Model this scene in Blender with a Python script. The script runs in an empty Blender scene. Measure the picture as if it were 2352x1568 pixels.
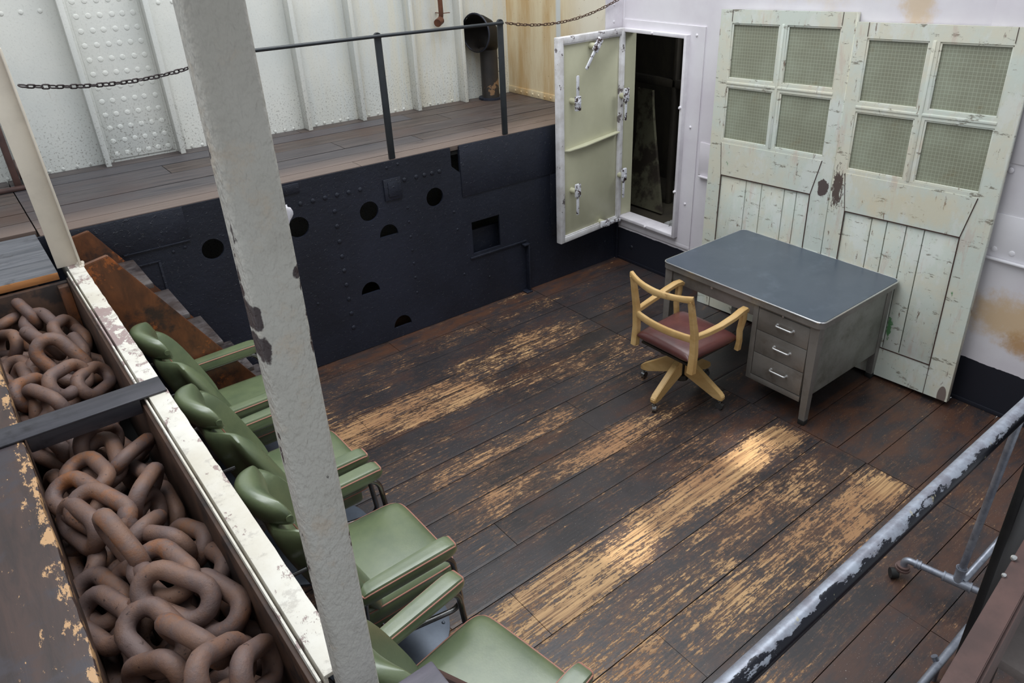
import bpy, bmesh, math, random
from mathutils import Vector, Matrix, noise as mnoise
random.seed(7)
COL = bpy.context.scene.collection
V = Vector
# ------------------------------------------------------------------ helpers
def lin(c):
    return tuple(((v/255)/12.92 if v/255 <= .04045 else ((v/255+.055)/1.055)**2.4) for v in c) + (1,)
class Mt:
    def __init__(s, name, rough=.5, metal=0, spec=.5, coat=0):
        s.m = bpy.data.materials.new(name); s.m.use_nodes = True
        s.t = s.m.node_tree; s.p = s.t.nodes['Principled BSDF']
        s.p.inputs['Roughness'].default_value = rough; s.p.inputs['Metallic'].default_value = metal
        s.p.inputs['Specular IOR Level'].default_value = spec
        if coat: s.p.inputs['Coat Weight'].default_value = coat; s.p.inputs['Coat Roughness'].default_value = .3
        tc = s.t.nodes.new('ShaderNodeTexCoord'); s.obj = tc.outputs['Object']; s.tc = tc
    def set(s, sock, v):
        if isinstance(v, bpy.types.NodeSocket): s.t.links.new(v, sock)
        else: sock.default_value = v
    def map(s, scale=(1,1,1), loc=(0,0,0), rot=(0,0,0), vec=None):
        n = s.t.nodes.new('ShaderNodeMapping'); s.t.links.new(vec or s.obj, n.inputs[0])
        n.inputs['Location'].default_value = loc; n.inputs['Scale'].default_value = scale; n.inputs['Rotation'].default_value = rot
        return n.outputs[0]
    def noise(s, scale=5, detail=4, rough=.6, vec=None, dist=0):
        n = s.t.nodes.new('ShaderNodeTexNoise'); s.t.links.new(vec or s.obj, n.inputs['Vector'])
        n.inputs['Scale'].default_value = scale; n.inputs['Detail'].default_value = detail
        n.inputs['Roughness'].default_value = rough; n.inputs['Distortion'].default_value = dist
        return n.outputs['Fac']
    def vor(s, scale=5, vec=None, feat='F1'):
        n = s.t.nodes.new('ShaderNodeTexVoronoi'); n.feature = feat; s.t.links.new(vec or s.obj, n.inputs['Vector'])
        n.inputs['Scale'].default_value = scale; return n.outputs['Distance']
    def math(s, op, a, b=0, c=0, clamp=False):
        n = s.t.nodes.new('ShaderNodeMath'); n.operation = op; n.use_clamp = clamp
        s.set(n.inputs[0], a); s.set(n.inputs[1], b); s.set(n.inputs[2], c); return n.outputs[0]
    def step(s, v, a, b):      # smooth ramp a->b to 0->1
        n = s.t.nodes.new('ShaderNodeMapRange'); n.interpolation_type = 'SMOOTHSTEP'
        s.set(n.inputs['Value'], v)
        n.inputs['From Min'].default_value = a; n.inputs['From Max'].default_value = b
        return n.outputs['Result']
    def mix(s, f, a, b):
        n = s.t.nodes.new('ShaderNodeMix'); n.data_type = 'RGBA'
        s.set(n.inputs[0], f); s.set(n.inputs[6], a); s.set(n.inputs[7], b); return n.outputs[2]
    def sep(s, vec=None):
        n = s.t.nodes.new('ShaderNodeSeparateXYZ'); s.t.links.new(vec or s.obj, n.inputs[0]); return n.outputs
    def attr(s, name):
        n = s.t.nodes.new('ShaderNodeAttribute'); n.attribute_name = name; return n.outputs['Fac']
    def rnd(s):
        n = s.t.nodes.new('ShaderNodeObjectInfo'); return n.outputs['Random']
    def blob(s, c, r, soft=.4, nz=None):    # ellipsoid mask around c with radii r (object space)
        v = s.map(scale=tuple(1/x for x in r), loc=tuple(-a/b for a, b in zip(c, r)))
        n = s.t.nodes.new('ShaderNodeVectorMath'); n.operation = 'LENGTH'; s.t.links.new(v, n.inputs[0])
        d = n.outputs['Value']
        if nz is not None: d = s.math('ADD', d, nz)
        return s.step(d, 1+soft/2, 1-soft/2) if False else s.math('SUBTRACT', 1, s.step(d, 1-soft, 1))
    def col(s, v): s.set(s.p.inputs['Base Color'], v)
    def rough(s, v): s.set(s.p.inputs['Roughness'], v)
    def bump(s, h, strength=.3, dist=.01):
        n = s.t.nodes.new('ShaderNodeBump'); n.inputs['Strength'].default_value = strength
        n.inputs['Distance'].default_value = dist; s.set(n.inputs['Height'], h)
        s.t.links.new(n.outputs[0], s.p.inputs['Normal'])

def obj(name, bm, m, parent=None, label=None, world=True, smooth=True, ang=40):
    if isinstance(bm, bmesh.types.BMesh):
        bmesh.ops.recalc_face_normals(bm, faces=bm.faces[:])
        me = bpy.data.meshes.new(name); bm.to_mesh(me); bm.free()
    else: me = bm
    me.materials.clear(); me.materials.append(m.m if isinstance(m, Mt) else m)
    if smooth:
        me.polygons.foreach_set('use_smooth', [True]*len(me.polygons))
        try: me.set_sharp_from_angle(angle=math.radians(ang))
        except Exception: pass
    o = bpy.data.objects.new(name, me); COL.objects.link(o)
    if parent:
        o.parent = parent
        if world:
            r = parent
            o.matrix_parent_inverse = WM[r.name].inverted()
            WM[o.name] = Matrix.Identity(4)
        else: WM[o.name] = WM[parent.name].copy()
    else: WM[o.name] = Matrix.Identity(4)
    if label: o['label'] = label
    return o
WM = {}
def tag(o, label, cat, group=None):
    o['label'] = label; o['category'] = cat
    if group: o['group'] = group
    return o
def thing(name, label, cat, loc=(0,0,0), rotz=0, group=None, mat=None):
    o = bpy.data.objects.new(name, None); COL.objects.link(o); o.empty_display_size = .1
    if mat is None: mat = Matrix.Translation(loc) @ Matrix.Rotation(rotz, 4, 'Z')
    o.matrix_world = mat; WM[o.name] = mat.copy()
    return tag(o, label, cat, group)
def struct(name, bm, m, label=None, **k):
    o = obj(name, bm, m, **k); o['kind'] = 'structure'
    if label: o['label'] = label
    return o
def B(): return bmesh.new()
def box(bm, x0, x1, y0, y1, z0, z1, bev=0, seg=2, M=None):
    r = bmesh.ops.create_cube(bm, size=1); vs = r['verts']
    bmesh.ops.scale(bm, vec=(abs(x1-x0), abs(y1-y0), abs(z1-z0)), verts=vs)
    bmesh.ops.translate(bm, vec=((x0+x1)/2, (y0+y1)/2, (z0+z1)/2), verts=vs)
    if bev:
        es = list({e for v in vs for e in v.link_edges})
        r = bmesh.ops.bevel(bm, geom=es, offset=bev, segments=seg, profile=.5, affect='EDGES')
        vs = list({v for f in r['faces'] for v in f.verts} | {v for v in vs if v.is_valid})
    if M is not None: bmesh.ops.transform(bm, matrix=M, verts=[v for v in vs if v.is_valid])
    return [v for v in vs if v.is_valid]
def frame_of(d):
    d = d.normalized(); u = V((0,0,1)) if abs(d.z) < .9 else V((1,0,0))
    a = d.cross(u).normalized(); return a, d.cross(a).normalized()
def tube(bm, pts, r, seg=10, closed=False, cap=True, squash=None):
    pts = [V(p) for p in pts]; n = len(pts); rs = r if isinstance(r, (list, tuple)) else [r]*n
    rings = []; a = None
    for i, p in enumerate(pts):
        if closed: d = pts[(i+1) % n]-pts[i-1]
        else: d = pts[min(i+1, n-1)]-pts[max(i-1, 0)]
        d.normalize()
        if a is None: a, b = frame_of(d)
        else:
            a = (a-d*a.dot(d)).normalized(); b = d.cross(a)
        rings.append([bm.verts.new(p+(a*math.cos(t)+b*math.sin(t))*rs[i]) for t in [2*math.pi*k/seg for k in range(seg)]])
    m = n if closed else n-1
    for i in range(m):
        A, C_ = rings[i], rings[(i+1) % n]
        if closed and i == n-1:
            off = min(range(seg), key=lambda o: (A[0].co-C_[o].co).length)
            C_ = C_[off:]+C_[:off]
        for k in range(seg):
            bm.faces.new((A[k], A[(k+1) % seg], C_[(k+1) % seg], C_[k]))
    if cap and not closed: bm.faces.new(rings[0][::-1]); bm.faces.new(rings[-1])
def arc(p0, p1, p2, n=6):   # quadratic bend
    p0, p1, p2 = V(p0), V(p1), V(p2)
    return [(1-t)**2*p0+2*t*(1-t)*p1+t*t*p2 for t in [i/n for i in range(n+1)]]
def rounded(pts, r=.03, n=5):
    pts = [V(p) for p in pts]; out = [pts[0]]
    for i in range(1, len(pts)-1):
        a = (pts[i-1]-pts[i]); b = (pts[i+1]-pts[i]); q = min(r, a.length*.49, b.length*.49)
        out += arc(pts[i]+a.normalized()*q, pts[i], pts[i]+b.normalized()*q, n)
    return out+[pts[-1]]
def cyl(bm, p0, p1, r, seg=20): tube(bm, [p0, p1], r, seg)
def plate(outer, holes, axis, pos, th):
    """flat plate with holes; outer/holes in the plane coords, extruded th along axis from pos"""
    cu = bpy.data.curves.new('tmp', 'CURVE'); cu.dimensions = '2D'; cu.fill_mode = 'BOTH'; cu.extrude = abs(th)/2
    for poly in [outer]+holes:
        sp = cu.splines.new('POLY'); sp.points.add(len(poly)-1); sp.use_cyclic_u = True
        for p, q in zip(sp.points, poly): p.co = (q[0], q[1], 0, 1)
    o = bpy.data.objects.new('tmp', cu); COL.objects.link(o)
    dg = bpy.context.evaluated_depsgraph_get(); dg.update()
    me = bpy.data.meshes.new_from_object(o.evaluated_get(dg))
    bm = bmesh.new(); bm.from_mesh(me); bpy.data.meshes.remove(me)
    bpy.data.objects.remove(o); bpy.data.curves.remove(cu)
    c = pos+th/2
    for v in bm.verts:
        u, w, d = v.co
        v.co = {'y': (u, c+d, w), 'x': (c+d, u, w), 'z': (u, w, c+d)}[axis]
    bmesh.ops.remove_doubles(bm, verts=bm.verts[:], dist=1e-6)
    return bm
def circ(x, y, r, n=28, a0=0, a1=360, ry=None):
    ry = ry or r
    return [(x+r*math.cos(math.radians(a0+(a1-a0)*i/n)), y+ry*math.sin(math.radians(a0+(a1-a0)*i/n))) for i in range(n if a1-a0 == 360 else n+1)]
def rect(x0, x1, y0, y1): return [(x0, y0), (x1, y0), (x1, y1), (x0, y1)]
def rivet(bm, p, nrm, r=.012, h=.5):
    p = V(p); n = V(nrm).normalized(); a, b = frame_of(n); seg = 10; prev = None
    for k, (rr, hh) in enumerate(((1, 0), (.86, .55), (.5, .9))):
        ring = [bm.verts.new(p+(a*math.cos(t)+b*math.sin(t))*r*rr+n*r*h*hh) for t in [2*math.pi*i/seg for i in range(seg)]]
        if prev:
            for i in range(seg): bm.faces.new((prev[i], prev[(i+1) % seg], ring[(i+1) % seg], ring[i]))
        prev = ring
    bm.faces.new(prev)
def pillow(bm, fn, nu=16, nv=16, T=.05, pw=5):
    """closed cushion; fn(u,v,s) -> point for side s=+-1*thickness; u,v in [-1,1]"""
    def prof(u, v):
        return max(0, (1-abs(u)**pw))**.5*max(0, (1-abs(v)**pw))**.5
    def grid(n): return [math.sin(math.pi/2*(2*i/n-1)) for i in range(n+1)]
    U, W = grid(nu), grid(nv); top = {}; bot = {}
    for i, u in enumerate(U):
        for j, v in enumerate(W):
            h = prof(u, v)*T
            edge = i in (0, nu) or j in (0, nv)
            a = bm.verts.new(fn(u, v, h)); top[i, j] = a
            bot[i, j] = a if edge else bm.verts.new(fn(u, v, -h))
    for i in range(nu):
        for j in range(nv):
            bm.faces.new((top[i, j], top[i+1, j], top[i+1, j+1], top[i, j+1]))
            f = (bot[i, j], bot[i, j+1], bot[i+1, j+1], bot[i+1, j])
            bm.faces.new(f)
def seam(fn, T, pw, s=.955, n=20, side=1):
    def prof(u, v): return max(0, (1-abs(u)**pw))**.5*max(0, (1-abs(v)**pw))**.5
    g = [math.sin(math.pi/2*(2*i/n-1))*s for i in range(n)]
    path = [(t, -s) for t in g]+[(s, t) for t in g]+[(-t, s) for t in g]+[(-s, -t) for t in g]
    return [fn(u, v, side*prof(u, v)*T) for u, v in path]
def link_mesh(L, W, r, seg=10, n=7, stud=False):
    bm = B(); R = W/2-r; h = L/2-W/2
    pts = [V((h+R*math.cos(t), R*math.sin(t), 0)) for t in [math.radians(-90+180*i/n) for i in range(n+1)]]
    pts += [V((-h+R*math.cos(t), R*math.sin(t), 0)) for t in [math.radians(90+180*i/n) for i in range(n+1)]]
    tube(bm, pts, r, seg, closed=True)
    return bm

# ------------------------------------------------------------------ materials
def paint(name, base, alt, sc=3, rough=.45, chips=None, chipcol=(70,50,42), bumpy=.15, streak=None, spec=.5, cthr=.7, csc=14):
    m = Mt(name, rough, spec=spec)
    c = m.mix(m.step(m.noise(sc, 6, .65), .35, .68), lin(base), lin(alt))
    if streak:
        st = m.step(m.noise(2.2, 6, .7, m.map(scale=(7, 7, .5))), .55, .8)
        c = m.mix(m.math('MULTIPLY', st, .6), c, lin(streak))
    if chips:
        ch = m.step(m.noise(csc, 8, .62), cthr, cthr+.02)
        c = m.mix(ch, c, lin(chipcol))
    m.col(c)
    if bumpy: m.bump(m.noise(60, 4, .6), bumpy, .004)
    return m
def M_floor():
    m = Mt('worn_stained_boards', .40)
    fine = m.noise(4.2, 12, .78, m.map(scale=(3.2, 20, 1)))
    blot = m.noise(8, 10, .76, m.map(scale=(1, 1.8, 1), loc=(3, 1, 0)))
    speck = m.noise(48, 7, .78, m.map(scale=(.55, 1.5, 1)))
    grain = m.noise(1.0, 6, .6, m.map(scale=(2.0, 75, 1)), .8)
    w = m.attr('wear'); tone = m.attr('tone')
    s = m.math('ADD', m.math('MULTIPLY', fine, .32), m.math('MULTIPLY', blot, .30))
    s = m.math('ADD', s, m.math('MULTIPLY', speck, .38))
    s = m.math('ADD', s, m.math('MULTIPLY', m.math('SUBTRACT', w, .5), .32))
    s = m.math('ADD', s, m.math('MULTIPLY', m.math('SUBTRACT', m.noise(1.7, 4, .6, m.map(scale=(1,1.6,1), loc=(5,5,0))), .5), .22))
    s = m.math('ADD', s, m.math('MULTIPLY', m.math('SUBTRACT', grain, .5), .22))
    worn = m.step(s, .538, .556)
    half = m.step(s, .455, .54)
    dark = m.mix(m.step(m.noise(1.9, 6, .65), .38, .62), lin((57,51,51)), lin((41,36,36)))
    dark = m.mix(m.math('MULTIPLY', m.step(m.noise(2.8, 7, .7, m.map(scale=(1,2.2,1), loc=(9,4,0))), .48, .66), .8), dark, lin((76,50,38)))
    dark = m.mix(m.math('MULTIPLY', tone, .5), dark, lin((58,56,60)))
    redm = m.math('MULTIPLY', m.attr('red'), m.step(m.noise(3.2, 7, .68, m.map(scale=(1,2.5,1), loc=(2,7,0))), .38, .62))
    dark = m.mix(m.math('MULTIPLY', redm, .9), dark, lin((92,60,43)))
    mid = lin((100,74,56))
    tan = m.mix(m.step(grain, .38, .6), lin((128,94,64)), lin((200,160,112)))
    tan = m.mix(m.math('MULTIPLY', m.step(m.noise(1.3, 3, .5), .4, .62), .7), tan, lin((150,106,72)))
    c = m.mix(m.math('MULTIPLY', half, .7), dark, mid)
    c = m.mix(m.math('MULTIPLY', worn, .92), c, tan)
    dust = m.step(m.noise(150, 2, .5), .69, .74)
    c = m.mix(m.math('MULTIPLY', dust, .45), c, lin((190,180,170)))
    m.col(c)
    m.rough(m.math('ADD', .34, m.math('MULTIPLY', worn, .22)))
    m.bump(m.math('ADD', m.math('MULTIPLY', grain, .7), m.math('MULTIPLY', worn, -.5)), .35, .003)
    return m
def M_deck():
    m = Mt('weathered_deck_boards', .5)
    g = m.noise(1.5, 8, .7, m.map(scale=(1.6, 30, 1)))
    c = m.mix(m.step(g, .35, .65), lin((50,42,39)), lin((92,80,74)))
    b = m.noise(1.2, 6, .65)
    c = m.mix(m.step(b, .45, .7), c, lin((78,56,44)))
    c = m.mix(m.math('MULTIPLY', m.attr('tone'), .5), c, lin((76,80,90)))
    c = m.mix(m.math('MULTIPLY', m.attr('wear'), .65), c, lin((134,116,106)))
    c = m.mix(m.step(m.noise(3, 7, .7, m.map(scale=(1,3,1))), .6, .75), c, lin((48,40,38)))
    m.col(c); m.bump(g, .3, .004); return m
def M_wood(name, a, b, sc=(3, 30, 3), rough=.5, dirt=None, dthr=.62, worn=None, wthr=.62):
    m = Mt(name, rough)
    g = m.noise(1.5, 7, .65, m.map(scale=sc), .4)
    c = m.mix(m.step(g, .3, .7), lin(a), lin(b))
    if dirt: c = m.mix(m.step(m.noise(5, 7, .7), dthr, dthr+.15), c, lin(dirt))
    if worn: c = m.mix(m.step(m.noise(2.4, 10, .75, m.map(scale=(1.5, .6, 1.5), loc=(5,5,5))), wthr, wthr+.05), c, lin(worn))
    m.col(c); m.bump(g, .25, .003); return m
def M_dark():
    m = Mt('navy_black_paint', .46, spec=.5)
    c = m.mix(m.step(m.noise(1.1, 5, .6), .35, .7), lin((25,28,39)), lin((36,40,54)))
    c = m.mix(m.step(m.noise(3.5, 8, .7), .62, .8), c, lin((48,50,60)))
    m.col(c)
    n = m.math('ADD', m.noise(26, 6, .7), m.math('MULTIPLY', m.step(m.noise(45, 4, .6), .6, .7), .8))
    m.bump(n, .6, .007); return m
def M_hull():
    m = Mt('speckled_white_hull_paint', .5)
    c = m.mix(m.step(m.noise(1.0, 4, .6), .35, .7), lin((204,206,202)), lin((220,219,212)))
    x = m.sep()
    warm = m.math('MULTIPLY', m.step(x[0], -2.9, -.8), m.step(m.noise(2, 6, .7, m.map(scale=(6, 6, .6))), .42, .62))
    c = m.mix(m.math('MULTIPLY', warm, .55), c, lin((216,206,180)))
    st = m.step(m.noise(2.5, 8, .75, m.map(scale=(9, 9, .8), loc=(3,0,0))), .62, .78)
    c = m.mix(m.math('MULTIPLY', st, .5), c, lin((150,132,108)))
    low = m.math('SUBTRACT', 1, m.step(x[2], 1.45, 1.95))
    sp = m.math('MULTIPLY', m.step(m.noise(75, 3, .6), .56, .64), m.math('ADD', .12, m.math('MULTIPLY', low, .55)))
    c = m.mix(sp, c, lin((112,106,98)))
    m.col(c); m.bump(m.noise(60, 4, .7), .4, .004); return m
def M_cream():
    m = Mt('tan_stained_cream_wall', .5)
    a = m.noise(1.4, 6, .65, m.map(scale=(2.5, 2.5, .45)))
    c = m.mix(m.step(a, .38, .66), lin((222,206,172)), lin((196,162,112)))
    y = m.sep()
    c = m.mix(m.step(m.math('ADD', y[1], m.math('MULTIPLY', a, .3)), .62, .3), c, c)
    pale = m.math('MULTIPLY', m.math('SUBTRACT', 1, m.step(y[1], .2, .62)), .8)
    c = m.mix(pale, c, lin((226,220,204)))
    strip = m.math('MULTIPLY', m.step(y[1], .555, .575), m.math('SUBTRACT', 1, m.step(y[1], .615, .64)))
    c = m.mix(m.math('MULTIPLY', strip, .85), c, lin((206,212,214)))
    c = m.mix(m.step(m.noise(3, 8, .75, m.map(scale=(6,6,.6))), .62, .8), c, lin((176,134,86)))
    c = m.mix(m.step(m.noise(40, 3, .6), .68, .72), c, lin((150,118,86)))
    m.col(c); m.bump(m.noise(50, 4, .6), .2, .003); return m
def M_right():
    m = Mt('lilac_white_wall_paint', .5)
    c = m.mix(m.step(m.noise(1.3, 5, .6), .35, .7), lin((226,222,226)), lin((212,205,212)))
    nz = m.math('MULTIPLY', m.math('SUBTRACT', m.noise(5, 9, .74), .5), 1.9)
    c = m.mix(m.math('MULTIPLY', m.blob((0, -3.42, .66), (.3, .40, .22), .8, nz), .85), c, lin((208,176,132)))
    c = m.mix(m.math('MULTIPLY', m.blob((0, -3.55, .53), (.3, .18, .10), .8, nz), .8), c, lin((182,138,84)))
    c = m.mix(m.math('MULTIPLY', m.blob((0, -2.47, 2.42), (.3, .13, .2), .6, nz), .65), c, lin((206,176,128)))
    c = m.mix(m.math('MULTIPLY', m.blob((0, -1.75, 2.55), (.3, .7, .25), .8, nz), .45), c, lin((222,204,172)))
    y = m.sep()
    c = m.mix(m.math('MULTIPLY', m.step(y[2], .9, 1.0), m.math('MULTIPLY', m.math('SUBTRACT', 1, m.step(y[1], -3.4, -3.0)), .25)), c, lin((205,208,212)))
    m.col(c); m.bump(m.noise(25, 5, .6), .2, .004); return m
def M_door(name, seed):
    m = Mt(name, .5); L = (seed, seed*1.7, seed*.6)
    c = m.mix(m.step(m.noise(2.2, 7, .65, m.map(loc=L)), .40, .62), lin((204,210,200)), lin((212,208,190)))
    nz = m.noise(5, 9, .72, m.map(scale=(1,1,.5), loc=L))
    c = m.mix(m.math('MULTIPLY', m.step(nz, .52, .60), .6), c, lin((216,218,212)))
    sc = m.step(m.noise(7, 10, .78, m.map(scale=(.9, 1, 3.2), rot=(0, .55, 0), loc=L)), .585, .61)
    c = m.mix(m.math('MULTIPLY', sc, .8), c, lin((112,104,88)))
    s2 = m.step(m.noise(7, 10, .78, m.map(scale=(3.4, 1, .7), rot=(0, -.12, 0), loc=(seed+4, 2, 1))), .60, .625)
    c = m.mix(m.math('MULTIPLY', s2, .85), c, lin((112,86,70)))
    s3 = m.step(m.noise(6, 9, .76, m.map(scale=(1.6, 1, .6), loc=(seed+9, 2, 5))), .645, .66)
    c = m.mix(s3, c, lin((110,146,108)))
    pk = m.step(m.noise(3.5, 8, .7, m.map(scale=(3, 1, .6), loc=(seed+2, 7, 5))), .56, .66)
    c = m.mix(m.math('MULTIPLY', pk, .4), c, lin((196,168,154)))
    if seed == 1:
        nzz = m.math('MULTIPLY', m.math('SUBTRACT', m.noise(22, 6, .7), .5), 1.5)
        c = m.mix(m.blob((1.0, 0, 1.18), (.045, .1, .06), .1, nzz), c, lin((88,76,74)))
    else:
        nzz = m.math('MULTIPLY', m.math('SUBTRACT', m.noise(30, 8, .78, m.map(scale=(2.2,1,.7))), .5), 4.5)
        c = m.mix(m.blob((.045, 0, 1.24), (.04, .1, .13), .1, nzz), c, lin((92,78,72)))
        nzg = m.math('MULTIPLY', m.math('SUBTRACT', m.noise(26, 8, .78, m.map(scale=(1.4,1,.8))), .5), 4.0)
        c = m.mix(m.blob((.575, 0, .38), (.016, .2, .09), .1, nzg), c, lin((96,144,98)))
        c = m.mix(m.math('MULTIPLY', m.blob((.46, 0, .26), (.08, .2, .12), .2, nzg), .8), c, lin((116,104,84)))
        c = m.mix(m.blob((1.0, 0, .03), (.03, .2, .075), .1), c, lin((122,108,102)))
        c = m.mix(m.math('MULTIPLY', m.blob((.55, 0, 1.2), (.4, .2, .14), .7, m.math('MULTIPLY', m.math('SUBTRACT', nz, .5), 3)), .4), c, lin((222,200,160)))
    m.col(c)
    m.bump(m.math('SUBTRACT', m.noise(30, 5, .6), m.math('ADD', sc, s2)), .35, .003); return m
def M_glass():
    m = Mt('wired_glass', .22, spec=.6)
    t = m.t; x = m.sep()
    def grid(s):
        f = m.math('FRACT', m.math('MULTIPLY', s, 1/.0225))
        return m.math('LESS_THAN', f, .13)
    wire = m.math('MAXIMUM', grid(x[0]), grid(x[2]))
    nz = m.noise(2.2, 5, .6)
    base = m.mix(m.step(nz, .35, .7), lin((158,158,138)), lin((182,186,166)))
    edge = m.step(m.noise(5, 6, .7), .55, .72)
    base = m.mix(m.math('MULTIPLY', edge, .4), base, lin((150,126,86)))
    c = m.mix(m.math('MULTIPLY', wire, .35), base, lin((204,212,192)))
    m.col(c)
    tr = t.nodes.new('ShaderNodeBsdfTransparent'); tr.inputs[0].default_value = lin((206,214,200))
    ms = t.nodes.new('ShaderNodeMixShader')
    out = [n for n in t.nodes if n.type == 'OUTPUT_MATERIAL'][0]
    m.set(ms.inputs[0], m.math('ADD', .66, m.math('MULTIPLY', wire, .12)))
    t.links.new(tr.outputs[0], ms.inputs[1]); t.links.new(m.p.outputs[0], ms.inputs[2]); t.links.new(ms.outputs[0], out.inputs[0])
    m.bump(m.noise(18, 3, .5), .15, .003)
    return m
def M_leather(name, a, b, rough=.34, coat=.3, bsc=90):
    m = Mt(name, rough, spec=.5, coat=coat)
    L = m.t.nodes.new('ShaderNodeVectorMath'); L.operation = 'ADD'
    m.t.links.new(m.obj, L.inputs[0]); r = m.rnd(); cmb = m.t.nodes.new('ShaderNodeCombineXYZ')
    m.t.links.new(m.math('MULTIPLY', r, 30), cmb.inputs[0]); m.t.links.new(cmb.outputs[0], L.inputs[1])
    n = m.noise(5, 6, .65, L.outputs[0])
    m.col(m.mix(m.step(n, .35, .7), lin(a), lin(b)))
    m.rough(m.math('ADD', rough-.06, m.math('MULTIPLY', n, .18)))
    m.bump(m.math('ADD', m.noise(bsc, 4, .7, L.outputs[0]), m.math('MULTIPLY', m.noise(7, 3, .5, L.outputs[0]), 3)), .12, .006); return m
def M_rust(name='rusted_iron'):
    m = Mt(name, .62, metal=.15)
    L = m.t.nodes.new('ShaderNodeVectorMath'); L.operation = 'ADD'
    m.t.links.new(m.obj, L.inputs[0]); r = m.rnd(); cmb = m.t.nodes.new('ShaderNodeCombineXYZ')
    m.t.links.new(m.math('MULTIPLY', r, 40), cmb.inputs[0]); m.t.links.new(cmb.outputs[0], L.inputs[1])
    v = L.outputs[0]
    c = m.mix(m.step(m.noise(8, 7, .68, v), .38, .66), lin((104,86,82)), lin((122,92,76)))
    o = m.math('MULTIPLY', m.step(m.noise(11, 8, .7, m.map(loc=(3,3,3), vec=v)), .50, .66), m.math('ADD', .1, m.math('MULTIPLY', r, .75)))
    c = m.mix(o, c, lin((138,88,52)))
    c = m.mix(m.step(m.noise(60, 3, .6, v), .64, .72), c, lin((70,54,50)))
    m.col(c); m.bump(m.noise(55, 5, .7, v), .5, .004); return m
def M_metal(name, a, b, rough=.4, metal=.6, dirt=None, sc=4, bmp=.05):
    m = Mt(name, rough, metal=metal)
    c = m.mix(m.step(m.noise(sc, 7, .7), .35, .7), lin(a), lin(b))
    if dirt: c = m.mix(m.math('MULTIPLY', m.step(m.noise(sc*1.7, 7, .7, m.map(loc=(4,2,1))), .52, .72), .7), c, lin(dirt))
    m.col(c)
    if bmp: m.bump(m.noise(50, 4, .6), bmp, .003)
    return m
def M_column():
    m = Mt('cream_column_paint', .34)
    c = m.mix(m.step(m.noise(1.6, 5, .6, m.map(scale=(1,1,.5))), .38, .66), lin((206,203,196)), lin((190,186,176)))
    z = m.sep()[2]
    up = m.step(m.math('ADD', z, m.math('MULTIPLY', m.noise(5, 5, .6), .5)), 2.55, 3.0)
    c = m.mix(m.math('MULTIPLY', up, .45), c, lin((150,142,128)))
    c = m.mix(m.math('MULTIPLY', m.step(m.noise(12, 6, .7, m.map(loc=(1,2,3))), .5, .68), .3), c, lin((160,154,144)))
    c = m.mix(m.math('MULTIPLY', m.step(m.noise(9, 6, .7), .54, .7), .35), c, lin((196,168,136)))
    y = m.sep()
    return m, c
def fin_column():
    m, c = M_column()
    ex = m.sep()[0]
    # chips sit near both vertical edges of the face
    ed = m.math('MAXIMUM', m.math('SUBTRACT', 1, m.step(ex, -4.419, -4.411)), m.step(ex, -4.350, -4.343))
    ch = m.step(m.math('ADD', m.noise(14, 6, .65, m.map(scale=(1,1,.6))), m.math('MULTIPLY', ed, .10)), .70, .715)
    c = m.mix(ch, c, lin((66,54,54)))
    for zc, xc, rz in ((2.396, -4.344, .012), (2.335, -4.42, .028), (2.285, -4.418, .028)):
        c = m.mix(m.blob((xc, -3.62, zc), (.01, .1, rz), .2, m.math('MULTIPLY', m.math('SUBTRACT', m.noise(40, 4, .6), .5), 1.2)), c, lin((64,52,52)))
    m.col(c)
    m.bump(m.math('ADD', m.noise(110, 2, .5, m.map(scale=(1,1,.6))), m.math('MULTIPLY', ch, -.6)), .85, .006)
    return m
def M_beam():
    m = Mt('peeling_white_beam_paint', .55)
    n = m.noise(7, 9, .74, m.map(scale=(1.6, 1, 1)))
    c = m.mix(m.step(m.noise(2.2, 6, .65), .35, .7), lin((224,220,210)), lin((204,196,180)))
    y = m.sep()[1]
    k = m.math('MULTIPLY', m.step(y, -2.35, -1.6), m.math('SUBTRACT', 1, m.step(y, -1.25, -.95)))
    ch = m.step(m.math('ADD', n, m.math('MULTIPLY', k, .09)), .575, .60)
    c = m.mix(m.math('MULTIPLY', ch, .75), c, lin((130,96,98)))
    c = m.mix(m.math('MULTIPLY', m.step(m.noise(16, 9, .75), .54, .62), .5), c, lin((168,160,150)))
    m.col(c); m.bump(m.math('SUBTRACT', n, ch), .4, .004); return m
def M_railpipe():
    m = Mt('flaking_black_on_grey_pipe', .33, metal=.25)
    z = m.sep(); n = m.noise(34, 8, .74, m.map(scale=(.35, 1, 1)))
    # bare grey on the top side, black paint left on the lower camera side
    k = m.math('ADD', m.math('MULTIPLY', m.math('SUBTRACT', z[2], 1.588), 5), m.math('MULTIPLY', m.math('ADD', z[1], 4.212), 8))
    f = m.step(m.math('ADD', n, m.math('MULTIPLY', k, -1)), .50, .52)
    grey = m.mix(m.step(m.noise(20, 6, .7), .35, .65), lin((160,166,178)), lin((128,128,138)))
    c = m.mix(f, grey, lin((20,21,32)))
    c = m.mix(m.math('MULTIPLY', m.step(m.noise(30, 4, .6), .66, .7), .7), c, lin((178,170,140)))
    m.col(c); m.bump(m.math('ADD', f, m.math('MULTIPLY', m.noise(60, 4, .6), .3)), .4, .002); return m
def M_peel(name, under=(66,50,48), thr=.5, base=(214,214,220)):
    m = Mt(name, .45)
    n = m.noise(22, 8, .7)
    m.col(m.mix(m.step(n, thr, thr+.03), lin(base), lin(under))); m.bump(n, .3, .003); return m
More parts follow.
